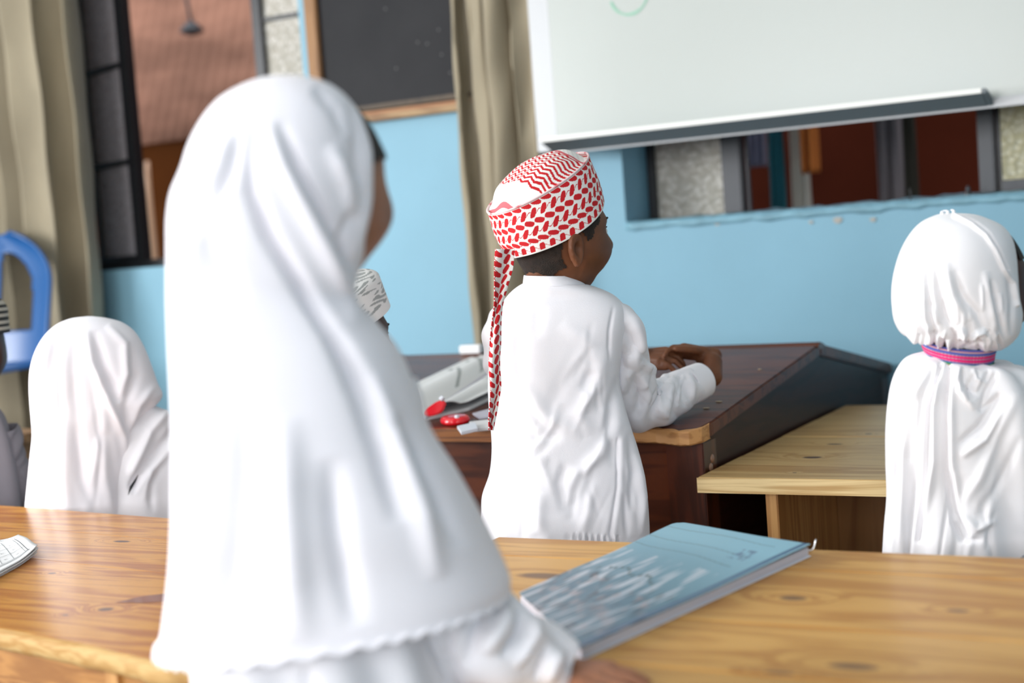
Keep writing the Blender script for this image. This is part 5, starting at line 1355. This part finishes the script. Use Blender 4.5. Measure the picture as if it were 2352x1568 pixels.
gl = (np.abs(U_ - .80) < .05) & (np.abs(V_ - .22) < .06) & (vn(U_, V_, 12, 14, 4) > .1)
colr = np.where(gl[..., None], np.array([.16, .26, .38]), colr)
edgec = (V_ < .045) & (V_ > .012); colr = np.where(edgec[..., None], np.array([.06, .13, .24]), colr)
mark = (np.abs(U_ - .44 - .02 * np.sin(V_ * 30)) < .010) & (V_ > .35) & (V_ < .8) & (np.sin(V_ * 160) > -.2)
colr = np.where(mark[..., None], np.array([.06, .11, .12]), colr)
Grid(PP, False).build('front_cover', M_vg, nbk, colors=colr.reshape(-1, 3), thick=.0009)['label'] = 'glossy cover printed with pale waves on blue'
# small clear pen tip lying just past the notebook corner
pc = onz(1862, 1262, zt_ + .004)
o = tube([pc + np.array([-.02, .004, .0]), pc + np.array([0.002, .004, .0]), pc + np.array([.004, .006, .006]), pc + np.array([.005, .008, .012])], [.0012, .0012, .001, .001], 16, 8, upv=(0, 0, 1)).build('wire_clip', plain('bright_wire', (.8, .8, .8), .2, metal=.9), caps=(True, True))
tag(o, 'tiny bright wire clip at the notebook\'s right corner', 'clip')

# papers with printed grid at the left edge
pr = empty('worksheet_papers', (-1.75, 1.50, zt_), 'folded white sheets with a printed grid lying on the left desk', 'papers')
cor = [onz(x, y, zt_ + .006) for x, y in ((88, 1268), (52, 1246), (-170, 1240), (-160, 1400))]
c0_, c1_, c2_, c3_ = cor
for k in range(5):
    z_ = zt_ + .0005 + k * .0022
    n = 26; Pq = np.zeros((n, n, 3))
    for i in range(n):
        for j in range(n):
            u, v = i / (n - 1), j / (n - 1)
            q = (onz(86, 1268, zt_ + .006) * (1 - u) * (1 - v) + onz(-160, 1400, zt_ + .006) * u * (1 - v) + onz(-175, 1240, zt_ + .006) * u * v + onz(42, 1243, zt_ + .006) * (1 - u) * v)
            q = q + np.array([.0025, -.0008, 0]) * (k % 3)
            # curl up at the corner
            q[2] = z_ + .006 * max(0, 1 - u * 4) ** 2 * (1 + k * .15) + .0012 * sin(v * 7 + k)
            Pq[i, j] = q
    o = Grid(Pq, False).build('sheet', M_paper, pr, thick=.0004)
def onpap(u, v):
    q = (onz(86, 1268, zt_ + .006) * (1 - u) * (1 - v) + onz(-160, 1400, zt_ + .006) * u * (1 - v) + onz(-175, 1240, zt_ + .006) * u * v + onz(42, 1243, zt_ + .006) * (1 - u) * v)
    q[2] = zt_ + .0005 + 4 * .0022 + .006 * max(0, 1 - u * 4) ** 2 * 1.6 + .0012 * sin(v * 7 + 4) + .0006
    return q
V = []; Fc = []
def ink(p, q, w_):
    n = 8; d_ = None
    for i in range(n + 1):
        f = i / n; u = p[0] * (1 - f) + q[0] * f; v = p[1] * (1 - f) + q[1] * f
        c = onpap(u, v); e = onpap(u + (q[0] - p[0]) * .01, v + (q[1] - p[1]) * .01) - c; e[2] = 0; e /= max(np.linalg.norm(e), 1e-9); s__ = np.array([-e[1], e[0], 0]) * w_
        V.append(c - s__); V.append(c + s__)
        if i: b_ = len(V) - 4; Fc.append((b_, b_ + 1, b_ + 3, b_ + 2))
for vv in (.12, .30, .48, .66): ink((.08, vv), (.9, vv), .0004)
for u_ in (.10, .22, .34, .46, .58): ink((u_, .12), (u_, .78), .0004)
ink((.06, .09), (.9, .09), .0008); ink((.075, .09), (.075, .80), .0008); ink((.03, .86), (.35, .86), .0004); ink((.03, .94), (.35, .94), .0004)
for i in range(14): ink((.08 + i * .018, .885 + .02 * (i % 2)), (.09 + i * .018, .915 - .015 * (i % 3)), .0005)
for i in range(5):
    for j in range(3):
        u_, v_ = .15 + i * .12, .20 + j * .18
        ink((u_, v_), (u_ + .02, v_ + .01), .0005); ink((u_ + .02, v_ - .01), (u_ + .03, v_ + .015), .0005)
tg = mesh('printed_grid', V, Fc, M_ink, pr); tg['kind'] = 'stuff'

# open book on the dark lid
kl = (ZR - ZL) / (YR - YL)
ob = empty('open_book', onlid(1040, 900), 'open book with pale pages lying on the dark desk lid', 'book')
sp0, sp1 = onlid(975, 968), onlid(1150, 850)   # spine
L0, L1 = onlid(950, 905), onlid(1085, 838)
R0_, R1_ = onlid(1078, 944), onlid(1235, 868)
def page(name, a0_, a1_, b0_, b1_, sgn, hmax, lines):
    n, m__ = 40, 40; P = np.zeros((n, m__, 3)); colr = np.ones((n, m__, 3)) * np.array([.80, .80, .79])
    for i in range(n):
        for j in range(m__):
            u, v = i / (n - 1), j / (m__ - 1)
            p = (a0_ * (1 - v) + a1_ * v) * (1 - u) + (b0_ * (1 - v) + b1_ * v) * u
            P[i, j] = p + np.array([0, 0, .004 + hmax * sin(pi * min(u * 1.25, 1) * .8) * (1 - .1 * v) + .002])
            if lines and (abs(v - .35 - .25 * math.sin(u * 2.4)) < .025 or abs(v - .72 - .18 * math.sin(u * 2.6)) < .022) and .15 < u < .9: colr[i, j] = (.34, .36, .35)
    return Grid(P, False).build(name, vcol('book_page', .6), ob, colors=colr.reshape(-1, 3), thick=.0015)
def pageblock(name, a0_, a1_, b0_, b1_, h):
    pts = [a0_, a1_, b1_, b0_]
    return prism(name, [p + np.array([0, 0, .0005]) for p in pts], (0, 0, h), M_paper, ob, .001, 1)
pageblock('page_block', sp0, sp1, L0, L1, .006); pageblock('page_block', sp0, sp1, R0_, R1_, .006)
page('left_page', sp0, sp1, L0, L1, 1, .026, True); page('right_page', sp0, sp1, R0_, R1_, 1, .022, True)
g_sp = tube([sp0 + np.array([0, 0, .008]), sp1 + np.array([0, 0, .010])], [.005, .005], 8, 10).build('gutter', plain('lilac_gutter', (.50, .49, .54), .7), ob, caps=(True, True))

# red plastic round pieces and white cards at the desk edge
def disc(name, c, rx, ry, h, mat, parent=None, tilt=(0, 0), rz=0.0, n=40):
    t = np.linspace(0, 2 * pi, n, endpoint=False)[None, :]; prof = np.array([(0.02, 0), (.9, 0), (1, .2), (1, .6), (.86, .92), (.5, 1.0), (.02, 1.02)])
    K = crom(np.column_stack([prof, np.zeros(len(prof))]), 24)
    x = K[:, 0][:, None] * np.cos(t) * rx; y = K[:, 0][:, None] * np.sin(t) * ry; z = K[:, 1][:, None] * h + 0 * t + x * tilt[0] + y * tilt[1]
    cz, sz = cos(rz), sin(rz)
    P = np.array(c) + np.stack([cz * x - sz * y, sz * x + cz * y, z], -1)
    return Grid(P, True).build(name, mat, parent, caps=(True, True))
c = onlid(1046, 972) + np.array([0, 0, .001])
rd = empty('red_pot', c, 'glossy red round plastic lid lying at the desk edge', 'lid')
disc('lid_body', c, .030, .022, .014, M_red, rd, (0, kl)); disc('lid_knob', c + np.array([.012, -.012, .008]), .005, .004, .009, M_whitep, rd)
c = onlid(1010, 962) + np.array([0, -.012, .022])
c_b = c
rh = empty('red_scoop', c, 'red fan shaped plastic scoop with white tip leaning on the red lid', 'scoop')
fan = [(0.026, .016), (.018, .022), (.006, .020), (-.018, .004), (-.026, -.006), (-.024, -.013), (-.008, -.014), (.010, -.010), (.018, -.004)]
prism('scoop_blade', [c + fb.r * a * .9 + fb.v * .018 * (b_ * 30) * .5 + fb.z * (b_ * .8 - 0.003) for a, b_ in fan], np.array([0, -.006, .002]), M_red, rh, .0022, 3)
tube([c + fb.r * .010 + fb.v * .006 + fb.z * .0155, c + fb.r * .016 + fb.v * .007 + fb.z * .021], [.009, .008], 10, 16, flat=.6).build('scoop_tip', M_whitep, rh, caps=(True, True))
def card(name, pts, h, mat, label, z_=.001):
    q = [onlid(x, y, z_) for x, y in pts]
    o = prism(name, q, (0, 0, h), mat, None, .0008, 2, origin=q[0]); tag(o, label, 'card'); return o
card('white_card', ((1078, 975), (1150, 966), (1154, 984), (1092, 992)), .006, M_paper, 'flat white card under the cap tail on the dark desk', .001)
card('white_tag', ((1050, 985), (1060, 999), (1098, 990), (1092, 976)), .006, M_whitep, 'small white plastic tag poking over the desk edge', .0075)
card('blue_pen_paper', ((1085, 952), (1150, 934), (1152, 956), (1100, 964)), .003, plain('pale_lilac_paper', (.62, .60, .68), .6), 'pale lilac slip of paper beside the open book', .001)
# white eraser-like box on the ridge
c = onlid(1055, 829)
o = box('chalk_box', (c[0] - .035, YR - .018, ZR + .0035), (c[0] + .025, YR + .012, ZR + .024), M_paper, None, .003)
tag(o, 'small white box sitting on the desk ridge beside the curtain', 'box')
